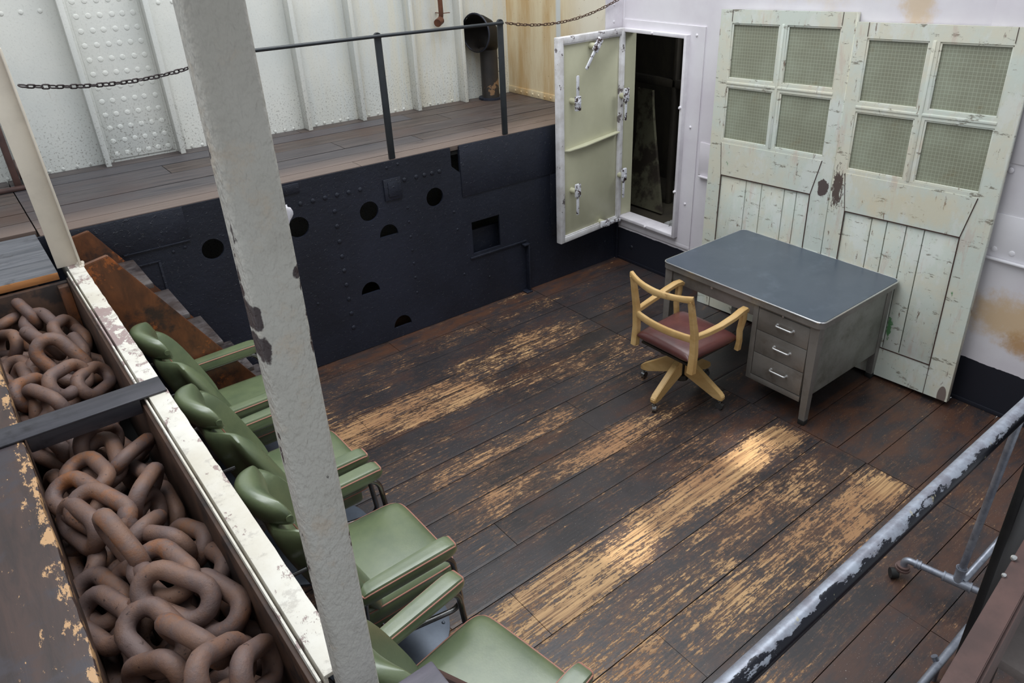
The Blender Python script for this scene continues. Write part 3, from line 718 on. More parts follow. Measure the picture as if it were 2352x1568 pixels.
# ------------------------------------------------------------------ leaning doors
mDoorBack = Mt('dark_brown_gap', .7); mDoorBack.col(lin((62,40,34)))
def leaning(origin, name, label, width, H, mat, xs, gz, lock, seams, botrail, stl, str_, flare):
    s, k = .05, .04
    Z = V((s, k, 1)).normalized(); X = V((0,-1,0)); X = (X-Z*X.dot(Z)).normalized(); Y = Z.cross(X)
    Mx = Matrix((X, Y, Z)).transposed().to_4x4(); Mx.translation = V(origin)
    t = thing(name, label, 'door', mat=Mx)
    th = .042
    wide = [(0,0),(width,0),(width,H),(0,H)]
    # stiles and rails in one joined frame
    holes = [rect(xs[i], xs[i+1], gz[j], gz[j+1]) for i in (0, 2) for j in (0, 2)]
    lowhole = [(stl[0], botrail), (str_[0], botrail), (str_[0], lock[0]), (stl[0], lock[0])]
    bm = plate([(x, z) for x, z in wide], [[(a, b) for a, b in h] for h in holes]+[lowhole], 'y', 0, th)
    # grooves where stile meets rails read as thin raised/sunk joints
    for (x0, x1, z0, z1) in [(stl[0]-.003, stl[0], botrail, lock[0]), (str_[0], str_[0]+.003, botrail, lock[0])]:
        box(bm, x0, x1, -.0015, 0, z0, z1)
    obj('door_frame', bm, mat, t, world=False, smooth=False)
    # lock rail lip
    bm = B(); pan(bm, [(xs[0]-.0,-.003,lock[1]),(xs[3]+.0,-.003,lock[1]),(str_[0]+.0,-.003,lock[0]+.004),(stl[0]-.0,-.003,lock[0]+.004)], (0,.003,0))
    obj('lock_rail', bm, mat, t, world=False, smooth=False)
    bm = B()
    def crack(xa, za, xb, zb, w=.0022):
        d = V((xb-xa, 0, zb-za)).normalized(); q = V((-d.z, 0, d.x))*w
        a = V((xa, -.0042, za)); b = V((xb, -.0042, zb)); t_ = V((0, .004, 0))
        A = [bm.verts.new(p) for p in (a-q, a+q, b+q, b-q)]; D = [bm.verts.new(p+t_) for p in (a-q, a+q, b+q, b-q)]
        bm.faces.new(A); bm.faces.new(D[::-1])
        for i in range(4): bm.faces.new((A[i], A[(i+1) % 4], D[(i+1) % 4], D[i]))
    crack(xs[0], lock[1], stl[0], lock[0]); crack(xs[3], lock[1], str_[0], lock[0]); crack(stl[0], lock[0], str_[0], lock[0], .003)
    crack(stl[0], botrail, stl[0], lock[0], .003); crack(str_[0], botrail, str_[0], lock[0], .003); crack(stl[0], botrail, str_[0], botrail, .003)
    crack(xs[0], gz[3]+.01, xs[0], H, .0012); crack(xs[3], gz[3]+.01, xs[3], H, .0012); crack(stl[0], 0, stl[0], botrail, .0012); crack(str_[0], 0, str_[0], botrail, .0012)
    obj('joint', bm, mDoorBack, t, world=False, smooth=False)
    # glazing beads
    bm = B()
    for h in holes:
        (x0, z0), (x1, _), (_, z1), _ = h
        for a, b, c, d in ((x0-.002,x0+.012,z0,z1),(x1-.012,x1+.002,z0,z1),(x0,x1,z0-.002,z0+.012),(x0,x1,z1-.012,z1+.002)):
            box(bm, a, b, .006, .018, c, d, .004)
    mx = (xs[1]+xs[2])/2; mz = (gz[1]+gz[2])/2
    box(bm, mx-.011, mx+.011, -.006, .004, gz[0]-.005, gz[3]+.005, .005); box(bm, xs[0]-.005, xs[3]+.005, -.005, .004, mz-.010, mz+.010, .005)
    obj('glazing_bead', bm, mat, t, world=False)
    for (x0, z0), (x1, _), (_, z1), _ in holes:
        bm = B(); box(bm, x0+.0, x1-.0, .020, .026, z0, z1); obj('glass_pane', bm, mGlass, t, world=False)
    # lower boards
    edges = [stl[0]]+seams+[str_[0]]
    for a, b in zip(edges[:-1], edges[1:]):
        bm = B(); box(bm, a+.003, b-.003, .006, .028, botrail, lock[0], .003); obj('panel_board', bm, mat, t, world=False)
    bm = B(); box(bm, stl[0], str_[0], .029, .034, botrail, lock[0]); obj('panel_backing', bm, mDoorBack, t, world=False)
    return t
mDL = M_door('pale_green_door_paint_a', 1); mDR = M_door('pale_green_door_paint_b', 2)
leaning((-.165, -1.155, .002), 'panelled_door', 'scratched pale green door leaning on the wall nearer the hatch, brown patch at its lock edge', 1.055, 2.305, mDL,
        [.105,.505,.565,.965], [1.385,1.775,1.83,2.215], (1.115,1.36), [.365,.505,.70,.80], .20, [.13], [.91], 0)
leaning((-.165, -2.218, .002), 'panelled_door', 'scratched pale green door leaning behind the desk end, green paint patch low on its boards', 1.04, 2.292, mDR,
        [.085,.475,.535,.935], [1.375,1.755,1.81,2.20], (1.095,1.35), [.32,.425,.555,.67], .215, [.125], [.885], 0)

# ------------------------------------------------------------------ steel desk
mSteel = M_metal('brushed_grey_desk_steel', (134,130,126), (112,108,103), .42, .3, (96,86,78), 3)
mSteelD = M_metal('dull_side_steel', (138,138,132), (112,112,104), .5, .25, (92,90,80), 5)
mLino = M_metal('slate_blue_linoleum', (78,86,96), (70,79,90), .34, 0, (90,99,110), 3, .03)
mEdge = M_metal('polished_edge_trim', (226,226,226), (200,200,200), .2, .9)
mAlu = M_metal('satin_aluminium', (214,214,214), (190,190,190), .3, .7)
mRubber = Mt('black_rubber', .6); mRubber.col(lin((30,30,30)))
desk = thing('steel_desk', 'grey steel pedestal desk with slate blue top in front of the leaning doors', 'desk', (-.6,-2.15,0))
DX0, DX1, DY0, DY1 = -1.05, -.131, -2.78, -1.515
def rrect(x0, x1, y0, y1, r, n=6):
    o = []
    for cx, cy, a in ((x1-r,y1-r,0),(x0+r,y1-r,90),(x0+r,y0+r,180),(x1-r,y0+r,270)): o += circ(cx, cy, r, n, a, a+90)
    return o
bm = plate(rrect(DX0, DX1, DY0, DY1, .045), [], 'z', .708, .044)
obj('desk_top', bm, mSteel, desk)
bm = B(); pts = [V((x, y, .7505)) for x, y in rrect(DX0+.001, DX1-.001, DY0+.001, DY1-.001, .044)]; tube(bm, pts, .0055, 8, closed=True); obj('edge_trim', bm, mEdge, desk, 'bright metal edge trim')
bm = plate(rrect(DX0+.006, DX1-.006, DY0+.006, DY1-.006, .04), [], 'z', .7515, .004); obj('linoleum_surface', bm, mLino, desk, 'slate blue writing surface')
def leg(bm, x, y, w0, w1, z0, z1, sx, sy):
    # tapered square leg, outer corner at (x,y), growing towards (sx,sy)
    A = [bm.verts.new((x+a*w0*sx, y+b*w0*sy, z0)) for a, b in ((0,0),(1,0),(1,1),(0,1))]
    D = [bm.verts.new((x+a*w1*sx, y+b*w1*sy, z1)) for a, b in ((0,0),(1,0),(1,1),(0,1))]
    bm.faces.new(A); bm.faces.new(D)
    for i in range(4): bm.faces.new((A[i], A[(i+1) % 4], D[(i+1) % 4], D[i]))
for x, y, sx, sy in ((-1.035,-2.762,1,1),(-1.035,-1.535,1,-1),(-.155,-2.752,-1,1),(-.155,-1.535,-1,-1)):
    bm = B(); leg(bm, x, y, .042, .062, .035, .708, sx, sy); lg = obj('leg', bm, mSteel, desk)
    bm = B(); box(bm, x-.002*sx, x+.044*sx, y-.002*sy, y+.044*sy, 0, .036, .003); obj('foot_cap', bm, mRubber, lg)
bm = B(); box(bm, -1.022, -.2, -2.70, -2.288, .155, .708, .002); obj('pedestal', bm, mSteel, desk)
bm = B(); box(bm, -1.028, -1.022, -2.325, -2.288, .15, .708, .001); box(bm, -1.028, -1.022, -2.70, -2.325, .15, .19, .001); obj('pedestal_frame', bm, mSteel, desk)
bm = B(); box(bm, -.99, -.2, -2.748, -2.702, .205, .708, .003); obj('side_panel', bm, mSteelD, desk)
for z0, z1 in ((.533,.683),(.367,.529),(.197,.363)):
    bm = B(); box(bm, -1.03, -1.0225, -2.698, -2.33, z0, z1, .002); dr = obj('drawer', bm, mSteel, desk)
    zc = (z0+z1)/2+.012; bm = B(); p = rounded([(-1.028,-2.475,zc),(-1.056,-2.475,zc),(-1.056,-2.59,zc),(-1.028,-2.59,zc)], .02, 6)
    tube(bm, p, .0062, 10); 
    for y in (-2.475,-2.59): cyl(bm, (-1.031, y, zc), (-1.029, y, zc), .011, 12)
    obj('drawer_handle', bm, mAlu, dr, 'satin aluminium bow handle')
bm = B(); box(bm, -1.028, -1.0225, -2.698, -2.33, .688, .702, .001); s_ = obj('pull_out_shelf', bm, mSteel, desk)
bm = B(); cyl(bm, (-1.028,-2.51,.695), (-1.040,-2.51,.695), .007, 12); obj('knob', bm, mAlu, s_)
bm = B(); box(bm, -1.024, -.97, -2.288, -1.597, .612, .708, .002); ap = obj('centre_drawer', bm, mSteel, desk)
bm = B(); cyl(bm, (-1.022,-1.944,.688), (-1.030,-1.944,.688), .010, 14); obj('lock', bm, mAlu, ap)
bm = B(); pan(bm, [(-.235,-2.288,.707),(-.235,-2.10,.707),(-.235,-2.288,.47)], (.003,0,0)); obj('gusset', bm, mSteel, desk)
bm = B(); box(bm, -.97, -.2, -1.56, -1.548, .62, .708, .001); box(bm, -.2, -.19, -2.7, -1.6, .64, .708, .001); obj('apron_rail', bm, mSteel, desk)
# ------------------------------------------------------------------ ladder stair
mStair = M_wood('orange_brown_stair_timber', (86,56,40), (122,76,48), (9, 9, 4), .38, (60,46,40), .52, (160,92,48), .57)
mTread = M_wood('grey_brown_tread_timber', (66,56,52), (104,98,98), (5, 5, 5), .28, (50,44,44), .5)
st = thing('ladder_stair', 'steep brown timber stair from the raised deck down beside the navy bulkhead', 'stairs', (-3.9,-.27,0))
for y0, y1 in ((-.525,-.488),(-.052,-.018)):
    bm = B(); pan(bm, [(-4.355,y0,1.372),(-4.235,y0,1.395),(-3.42,y0,.0),(-3.672,y0,.0),(-4.355,y0,1.10)], (0,y1-y0,0))
    bmesh.ops.bevel(bm, geom=bm.edges[:], offset=.004, segments=2, affect='EDGES'); obj('stringer', bm, mStair, st, 'worn orange brown stringer')
for z in (1.175,.94,.705,.47,.235):
    xu = -4.235+(1.395-z)/1.715
    bm = B(); box(bm, xu-.17, xu+.045, -.487, -.053, z-.032, z, .006); obj('tread', bm, mTread, st)

# ------------------------------------------------------------------ chain locker
mLock = M_wood('dark_locker_timber', (58,42,34), (84,60,46), (4, 4, 4), .6, (40,32,30), .5)
mTimber = M_wood('chipped_brown_timber', (50,40,38), (72,54,48), (16, 2, 16), .42, (60,54,58), .5, (134,96,70), .66)
lk = thing('chain_locker', 'long dark timber locker full of anchor chain along the left side', 'chest', (-4.62,-2.6,0))
bm = B(); box(bm, -4.452, -4.44, -4.3, -.66, .92, 1.385, .002); obj('side_panel', bm, mLock, lk)
bm = B(); box(bm, -4.84, -4.81, -4.3, -.66, .92, 1.349, .002); obj('side_panel', bm, mLock, lk)
bm = B(); box(bm, -4.84, -4.452, -.66, -.63, .92, 1.365, .002); obj('end_panel', bm, mLock, lk)
bm = B(); box(bm, -4.5, -4.453, -.71, -.662, .92, 1.36, .004); obj('corner_post', bm, mStair, lk)
bm = B(); box(bm, -4.84, -4.44, -4.3, -.63, .89, .919); obj('bottom_panel', bm, mBlack, lk)
bm = B(); box(bm, -5.4, -4.807, -4.3, -.70, 1.352, 1.41, .008)
sp = bmesh.ops.subdivide_edges(bm, edges=[e for e in bm.edges if abs(e.verts[0].co.y-e.verts[1].co.y) > 1], cuts=70)
for v in bm.verts:
    if v.co.x > -4.82: v.co.x += .006*mnoise.noise((v.co.y*5, 0, 0))+.003*mnoise.noise((v.co.y*22, 3, 0))
mt = mTimber; e_ = mt.sep()[0]; old_ = mt.p.inputs['Base Color'].links[0].from_socket
ed_ = mt.math('MULTIPLY', mt.step(e_, -4.87, -4.81), .13)
mt.col(mt.mix(mt.step(mt.math('ADD', mt.noise(14, 9, .75, mt.map(scale=(2,.7,1))), ed_), .62, .65), old_, lin((186,146,104))))
obj('cover_plank', bm, mTimber, lk, 'chipped brown timber top')
bm = B(); box(bm, -5.4, -4.86, -4.3, -.66, 0, 1.345); obj('base', bm, mLock, lk)
bm = B(); box(bm, -4.86, -4.43, -3.56, -.63, 0.0, .88); obj('plinth', bm, mLock, lk)
# platform planks beyond the locker
bm = B()
for y0, y1 in ((-.62,-.40),(-.396,-.16),(-.156,.06)): box(bm, -6.2, -4.475, y0, y1, 1.372, 1.41, .003)
struct('floor_platform', bm, M_wood('blue_grey_platform_planks', (78,80,86), (112,112,116), (2,26,2), .5, (58,56,58), .55))
bm = B(); box(bm, -6.2, -4.476, -.624, -.6205, 1.372, 1.408, .001); struct('trim_5', bm, M_wood('raw_plank_end', (150,98,56), (184,126,76), (3,8,20), .5, (84,54,40), .6))
bm = B(); box(bm, -6.2, -4.86, -.6, .09, 0, 1.37); struct('wall_left_lower', bm, mBlack)

# ------------------------------------------------------------------ white steel beam with its lip, cross bars
bmx = thing('steel_beam', 'peeling white steel beam edging the chain locker', 'beam', (-4.4,-2,1.35))
bm = B(); box(bm, -4.426, -4.362, -3.555, .115, 1.398, 1.410, .0015)
bmesh.ops.subdivide_edges(bm, edges=[e for e in bm.edges if abs(e.verts[0].co.y-e.verts[1].co.y) > 1], cuts=90)
for v in bm.verts:
    if v.co.x > -4.365: v.co.x += .003*mnoise.noise((v.co.y*14, 0, 0))
obj('top_flange', bm, mBeam, bmx)
bm = B(); box(bm, -4.426, -4.418, -3.555, .115, 1.25, 1.397, .001); box(bm, -4.37, -4.362, -3.555, .1, 1.30, 1.397, .001); obj('web', bm, mBeam, bmx)
bm = B(); box(bm, -4.4395, -4.4335, -3.555, -.63, 1.34, 1.404, .001); obj('side_lip', bm, mBeam, bmx)
mBar = M_wood('black_stained_bar', (44,44,50), (64,62,68), (2, 14, 14), .42, (34,32,36), .55)
bm = B(); box(bm, -5.0, -4.364, -2.112, -1.995, 1.4115, 1.419, .002); box(bm, -4.80, -4.456, -2.108, -1.999, 1.355, 1.4112, .003)
bs = tag(obj('cross_bar', bm, mBar), 'black wooden bar laid across the chain locker onto the white beam', 'bar')
bm = B(); box(bm, -5.0, -4.222, -3.80, -3.672, 1.355, 1.41, .006)
mPurple = M_wood('grey_purple_worn_bar', (78,74,84), (104,98,108), (3, 12, 12), .4, (58,48,50), .55)
cb = thing('bracket_bar', 'purple grey bar end poking up beside the nearest green chair', 'bar', (-4.5,-3.7,1.38))
obj('bar', bm, mPurple, cb)
bm = B(); MM = Matrix.Translation((-4.232,-3.706,1.40)) @ Matrix.Rotation(math.radians(58), 4, 'Y')
box(bm, 0, .5, -.012, .018, -.012, .008, .002, M=MM); obj('brace', bm, M_wood('brown_brace', (70,52,48), (90,66,60)), cb)

# ------------------------------------------------------------------ column and stanchion
colm = thing('painted_column', 'thick off-white steel column standing up through the foreground', 'column', (-4.37,-3.6,0))
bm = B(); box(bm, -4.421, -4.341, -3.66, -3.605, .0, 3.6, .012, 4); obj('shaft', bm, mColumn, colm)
bm = B(); 
vs = bmesh.ops.create_icosphere(bm, subdivisions=3, radius=1)['verts']
for v in vs:
    k = 1+.35*mnoise.noise(v.co*2.5); v.co = V((-4.341+v.co.x*.014*k, -3.63+v.co.y*.010, 2.474+v.co.z*.016*k+v.co.x*.008))
obj('weld_lump', bm, mWhiteTrim, colm, 'white painted weld lump')
mStan = paint('cream_stanchion_paint', (214,204,188), (196,186,172), 3, .45, (1,1,1), (92,62,50), .15, cthr=.74, csc=18)
sn = thing('steel_stanchion', 'cream painted channel stanchion at the far end of the white beam', 'post', (-4.42,-.58,1.41))
bm = B(); box(bm, -4.468, -4.366, -.575, -.565, 1.41, 2.44, .002); obj('web', bm, mStan, sn)
bm = B(); box(bm, -4.376, -4.366, -.625, -.576, 1.41, 2.44, .0025); obj('flange', bm, mStan, sn)
bm = B(); box(bm, -4.46, -4.445, -.625, -.56, 2.36, 2.5, .002); obj('top_lug', bm, mWhiteTrim, sn)
for o_ in sn.children:
    o_.matrix_basis = Matrix.Translation((0,0,0))
sn.rotation_euler = (0, -.02, 0)
bm = B(); 
for i in range(14):
    rivet(bm, (-4.366+random.uniform(-.01,.008), -.60+random.uniform(-.03,.03), 1.41), (0,0,1), random.uniform(.006,.012), 1)
obj('weld_bead', bm, mStan, sn)

# ------------------------------------------------------------------ anchor chain heap
lm = {}
ch = thing('anchor_chain', 'heap of heavy rusty anchor chain filling the locker', 'chain', (-4.62,-2.0,.95))
def put_link(c, a, n, L, W=.6, r=.0225):
    key = (round(L*100), 'a')
    if key not in lm:
        me = bpy.data.meshes.new('chain_link'); b = link_mesh(L, L*W, r+.008*(L-.2)/.1, 12, 9)
        for v in b.verts: v.co += v.normal*0
        b.normal_update(); b.to_mesh(me); b.free(); me.materials.append(mRust.m)
        me.polygons.foreach_set('use_smooth', [True]*len(me.polygons)); lm[key] = me
    o = bpy.data.objects.new('chain_link', lm[key]); COL.objects.link(o)
    a = V(a).normalized(); n = V(n); n = (n-a*n.dot(a)).normalized(); b = n.cross(a)
    Mx = Matrix((a, b, n)).transposed().to_4x4(); Mx.translation = V(c)
    o.parent = ch; o.matrix_parent_inverse = WM[ch.name].inverted(); o.matrix_basis = Mx
for x, y, z, ax, ay, az, nx, ny, nz, L in LINKS: put_link((x, y, z), (ax, ay, az), (nx, ny, nz), L)
rg = random.Random(11)
for k in range(34):     # lower layer that shows between the upper links
    y = -.8-k*.085+rg.uniform(-.03,.03); x = rg.uniform(-4.74,-4.52)
    put_link((x, y, rg.uniform(1.03,1.12)), (rg.uniform(-1,1), rg.uniform(-1,1), rg.uniform(-.35,.35)), (rg.uniform(-1,1), rg.uniform(-1,1), rg.uniform(.1,1.3)), .25)

# ------------------------------------------------------------------ deck rail
mRailB = paint('dark_green_black_rail_paint', (32,36,40), (42,46,50), 6, .38, (1,1,1), (120,112,104), .1, cthr=.78, csc=30)
rail = thing('deck_handrail', 'black steel handrail with flat posts along the deck edge', 'railing', (-2.27,.01,1.41))
for x in (-3.28,-2.27,-1.26):
    bm = B(); box(bm, x-.024, x+.024, -.004, .014, 1.4115, 2.235, .003); cyl(bm, (x,-.005,2.235), (x,.015,2.235), .026, 18)
    for z in (2.235,): rivet(bm, (x, -.005, z), (0,-1,0), .010, .8)
    o_ = obj('rail_post', bm, mRailB, rail)
    o_.location.y = .012
bm = B(); tube(bm, [(-3.30,-.008,2.236),(-2.27,-.008,2.24),(-1.25,-.008,2.236)], .0115, 12); obj('top_rail', bm, mRailB, rail)
# barrier chains
def barrier(name, label, p0, p1, sag, n, mat, L=.042, r=.0033):
    t = thing(name, label, 'chain', V(p0))
    b = link_mesh(L, L*.58, r, 8, 6); me = bpy.data.meshes.new('link'); b.normal_update(); b.to_mesh(me); b.free(); me.materials.append(mat.m)
    me.polygons.foreach_set('use_smooth', [True]*len(me.polygons))
    p0, p1 = V(p0), V(p1)
    pt = lambda s: p0.lerp(p1, s)-V((0,0,sag*4*s*(1-s)))
    for i in range(n):
        s = (i+.5)/n; c = pt(s); a = (pt(min(1, s+.01))-pt(max(0, s-.01))).normalized()
        side = a.cross(V((0,0,1))).normalized(); nn = side if i % 2 else V((0,0,1))
        tw = Matrix.Rotation(.5+.25*math.sin(i*1.7), 3, a); nn = tw @ nn
        nn = (nn-a*nn.dot(a)).normalized(); bb = nn.cross(a)
        o = bpy.data.objects.new('link', me); COL.objects.link(o)
        Mx = Matrix((a, bb, nn)).transposed().to_4x4(); Mx.translation = c
        o.parent = t; o.matrix_parent_inverse = WM[t.name].inverted(); o.matrix_basis = Mx
mCh1 = M_metal('dark_chain_iron', (70,62,62), (48,42,44), .5, .5); mCh2 = M_metal('rusty_brown_chain', (96,70,54), (66,50,42), .55, .4)
barrier('barrier_chain', 'thin dark chain slung from the cream stanchion to the deck handrail', (-4.366,-.58,2.275), (-3.29,-.018,2.235), .06, 36, mCh1, .046, .0037)
barrier('barrier_chain', 'thin rusty chain from the last handrail post to the corner by the hatch', (-1.23,-.015,2.235), (-.06,-.045,2.335), .085, 36, mCh2, .043, .0035)

# ------------------------------------------------------------------ cowl ventilator, wall pipe, far left machine
mCowl = M_rust('x'); mCowl = paint('charred_black_paint', (40,37,36), (52,46,42), 4, .5, (1,1,.5), (130,100,72), .2, cthr=.63, csc=5)
mCowl.m.name = 'charred_black_cowl_paint'
cw = thing('cowl_ventilator', 'black rust-scarred cowl ventilator on the far deck', 'ventilator', (-.50,1.24,1.41))
cx, cy = -.525, 1.225
bm = B(); cyl(bm, (cx,cy,1.425), (cx,cy,1.87), .082, 32); obj('pipe', bm, mCowl, cw)
bm = B(); cyl(bm, (cx,cy,1.411), (cx,cy,1.43), .115, 32); obj('base_flange', bm, mDark, cw)
dv = V((-.97,-.22,0)).normalized()
bm = B()
# bell: rings turning from vertical to facing the room
rings = []
N = 28
for k, (t, r) in enumerate([(0,.084),(.12,.098),(.3,.125),(.5,.146),(.7,.156),(.88,.160),(1,.162)]):
    a = t*math.radians(84); c = V((cx,cy,1.86))+V((0,0,1))*(.16*math.sin(a))+dv*(.20*(1-math.cos(a)))-dv*.02*t
    d = V((0,0,1))*math.cos(a)+dv*math.sin(a); s = d.cross(V((-dv.y, dv.x, 0))).normalized(); q = d.cross(s).normalized()
    rings.append([bm.verts.new(c+(q*math.cos(2*math.pi*i/N)+s*math.sin(2*math.pi*i/N))*r) for i in range(N)])
for A, D in zip(rings[:-1], rings[1:]):
    for i in range(N): bm.faces.new((A[i], A[(i+1) % N], D[(i+1) % N], D[i]))
bmesh.ops.solidify(bm, geom=bm.faces[:], thickness=.006)
obj('cowl_bell', bm, mCowl, cw)
bm = B(); tube(bm, [v for v in [c_.co if False else c_ for c_ in [V((cx,cy,1.86))+V((0,0,1))*(.16*math.sin(math.radians(84)))+dv*(.20*(1-math.cos(math.radians(84)))-.02)+(V((-dv.y,dv.x,0))*math.cos(2*math.pi*i/36)+V((0,0,1))*math.sin(2*math.pi*i/36))*.164 for i in range(36)]]], .008, 8, closed=True)
obj('rim', bm, mDark, cw)
bm = B(); hx = V((.8,-.6,0)); tube(bm, rounded([V((cx,cy,1.78))+hx*.085, V((cx,cy,1.78))+hx*.115, V((cx,cy,1.66))+hx*.115, V((cx,cy,1.66))+hx*.085], .02), .006, 8); obj('grab_handle', bm, mCowl, cw)
bm = B(); tube(bm, rounded([(-1.0,1.24,3.2),(-1.0,1.24,2.16),(-1.0,1.335,2.12)], .05), .021, 16); cyl(bm, (-1.012,1.235,2.15), (-1.075,1.19,2.135), .033, 18)
box(bm, -.99, -.90, 1.25, 1.26, 2.2, 2.206); box(bm, -.99, -.975, 1.26, 1.355, 2.2, 2.206)
mPipe = M_metal('brown_rusty_pipe', (116,74,54), (84,54,42), .5, .3)
tag(obj('wall_pipe', bm, mPipe), 'brown rusty pipe with capped elbow high on the hull side', 'pipe')
mMach = M_metal('rusty_brown_machine_paint', (90,66,60), (66,50,48), .5, .2)
mc = thing('rusty_deck_bracket', 'rusty brown bracket on wheels at the far left of the deck', 'bracket', (-4.5,1.1,1.41))
bm = B(); box(bm, -4.44, -4.40, 1.10, 1.14, 1.412, 1.95, .006); obj('upright', bm, mMach, mc)
bm = B(); box(bm, -4.70, -4.36, 1.03, 1.07, 1.412, 1.44, .01); obj('foot', bm, mMach, mc)
bm = B(); cyl(bm, (-4.395,1.16,1.52), (-4.24,1.16,1.52), .065, 24); cyl(bm, (-4.28,1.13,1.411), (-4.28,1.13,1.46), .015, 10); obj('drum', bm, mMach, mc)
bm = B(); tube(bm, [(-4.42,1.12,1.9),(-4.62,1.12,2.2)], .02, 10); obj('arm', bm, mMach, mc)

# ------------------------------------------------------------------ green armchairs
mGreen = M_leather('green_leather', (110,121,88), (92,105,77), .27, .9, 110); mPiping = Mt('pink_brown_piping', .4); mPiping.col(lin((182,126,110)))
mChrome = M_metal('worn_chrome', (150,150,150), (110,108,106), .22, .95); mDiskM = M_metal('blue_grey_base_steel', (104,112,124), (84,92,104), .35, .4)
def S(v): return math.copysign(abs(v)**.999, v)
def make_armchair():
    t = thing('green_armchair', 'x', 'armchair')
    k = dict(world=False)
    def rc(u, v, c=.05, p=8): return u*(1-c*abs(v)**p), v*(1-c*abs(u)**p)
    def seat(u, v, h):
        a, b = rc(u, v, .07); return V((.02+.245*a-.0*b, .266*b, .437+h*.98+(.016*(1-u*u)*(1-v*v) if h > 0 else 0)))
    bm = B(); pillow(bm, seat, 20, 20, .058, 12); sc = obj('seat_cushion', bm, mGreen, t, **k)
    for sd in (1, -1):
        bm = B(); tube(bm, seam(seat, .058, 12, .965, 20, sd), .0032, 6, closed=True); obj('piping', bm, mPiping, sc, **k, label='pink brown piping')
    bm = B(); box(bm, -.2, .2, -.22, .22, .30, .375, .02); obj('seat_base', bm, mGreen, t, **k)
    # backrest: shell with rolled forward side wings
    def back(u, v, h):
        a, b = rc(u, v, .10, 4); au = abs(u); sw = max(0, min(1, (au-.48)/.30)); sw = sw*sw*(3-2*sw)
        z = .715+.265*b; tilt = -.225-.17*(z-.45)/.5
        wing = .10*sw*(1-.15*b)
        th = h*(1+.55*sw)
        return V((tilt+wing+th+.015*(1-u*u), .288*a+math.copysign(.012*sw, u), z-th*.25))
    bm = B(); pillow(bm, back, 30, 18, .045, 3.6); bk = obj('backrest', bm, mGreen, t, **k)
    for s in (-1, 1):
        bm = B(); pts = []
        for i in range(15):
            v = -.93+1.86*i/14; h = .045*max(0, 1-abs(v)**3.6)**.5; p = back(.50*s, v, h); p.x += .001; pts.append(p)
        tube(bm, pts, .0034, 6); obj('piping', bm, mPiping, bk, **k)
    # headrest
    def head(u, v, h):
        a, b = rc(u, v, .22, 3); c = .06*u*u; z = 1.035+.078*b-.012*u*u
        return V((-.405+c+h*1.05-.02*b, .165*a, z-h*.2))
    bm = B(); pillow(bm, head, 22, 14, .05, 2.6); hr = obj('headrest', bm, mGreen, t, **k)
    for s in (-1, 1):
        bm = B(); p = head(.985*s, 0, 0); cyl(bm, p+V((-.0,-.004*s,0)), p+V((0,.006*s,0)), .013, 14)
        for q in range(7):
            an = q*.9; e = head(.80*s, .55*math.sin(an), .035*math.cos(an)); tube(bm, [p, p.lerp(e, .5)+V((.004*math.cos(an),0,.004*math.sin(an))), e], [.004,.003,.001], 5)
        obj('button', bm, mGreen, hr, **k)
    bm = B(); cyl(bm, (-.42,0,.86), (-.452,0,1.04), .012, 12); cyl(bm, (-.465,-.035,.99), (-.465,.035,.99), .017, 14); cyl(bm, (-.465,.035,.99), (-.465,.06,.99), .008, 10); obj('headrest_bracket', bm, mChrome, t, **k)
    bm = B(); tube(bm, [(-.34,-.2,.8),(-.40,-.2,.8),(-.40,.2,.8),(-.34,.2,.8)], .010, 10); obj('back_bracket', bm, mChrome, bk, **k)
    for s in (-1, 1):
        def arm(u, v, h, s=s):
            a, b_ = rc(u, v, .035, 8); b_ = v*(1-.25*abs(u)**10)
            return V((.002+.214*a, s*.312+.037*b_*(1+.12*u), .645+h+.004*u))
        ar = B(); pillow(ar, arm, 18, 10, .034, 12); a = obj('armrest', ar, mGreen, t, **k)
        bm = B(); tube(bm, seam(arm, .034, 12, .955, 14, 1), .0030, 6, closed=True); obj('piping', bm, mPiping, a, **k)
        bm = B(); tube(bm, rounded([(-.2,s*.312,.60),(.16,s*.312,.605),(.20,s*.312,.56),(.225,s*.308,.30),(.19,s*.30,.265),(-.08,s*.27,.29),(-.1,s*.21,.33)], .06, 6), .0125, 12); obj('arm_tube', bm, mChrome, t, **k)
        bm = B(); tube(bm, [(-.19,s*.312,.60),(-.20,s*.305,.42),(-.17,s*.21,.34)], .0125, 12); obj('arm_tube', bm, mChrome, t, **k)
    bm = B(); cyl(bm, (-.02,0,.05), (-.02,0,.31), .045, 24); cyl(bm, (-.02,0,.26), (-.02,0,.31), .1, 24); obj('pedestal', bm, mChrome, t, **k)
    bm = B()
    prof = [(.30,0),(.30,.012),(.27,.022),(.16,.035),(.07,.06),(.046,.10)]
    prev = None
    for r, z in prof:
        ring = [bm.verts.new((-.02+r*math.cos(2*math.pi*i/48), r*math.sin(2*math.pi*i/48), z)) for i in range(48)]
        if prev:
            for i in range(48): bm.faces.new((prev[i], prev[(i+1) % 48], ring[(i+1) % 48], ring[i]))
        prev = ring
    for i in range(6): rivet(bm, (-.02+.27*math.cos(i*1.047+.5), .27*math.sin(i*1.047+.5), .021), (0,0,1), .009, .8)
    obj('base_disc', bm, mDiskM, t, **k)
    return t
def copy_tree(o, parent=None):
    c = o.copy(); COL.objects.link(c)
    if parent: c.parent = parent
    for x in list(o.children): copy_tree(x, c)
    return c
a0 = make_armchair()
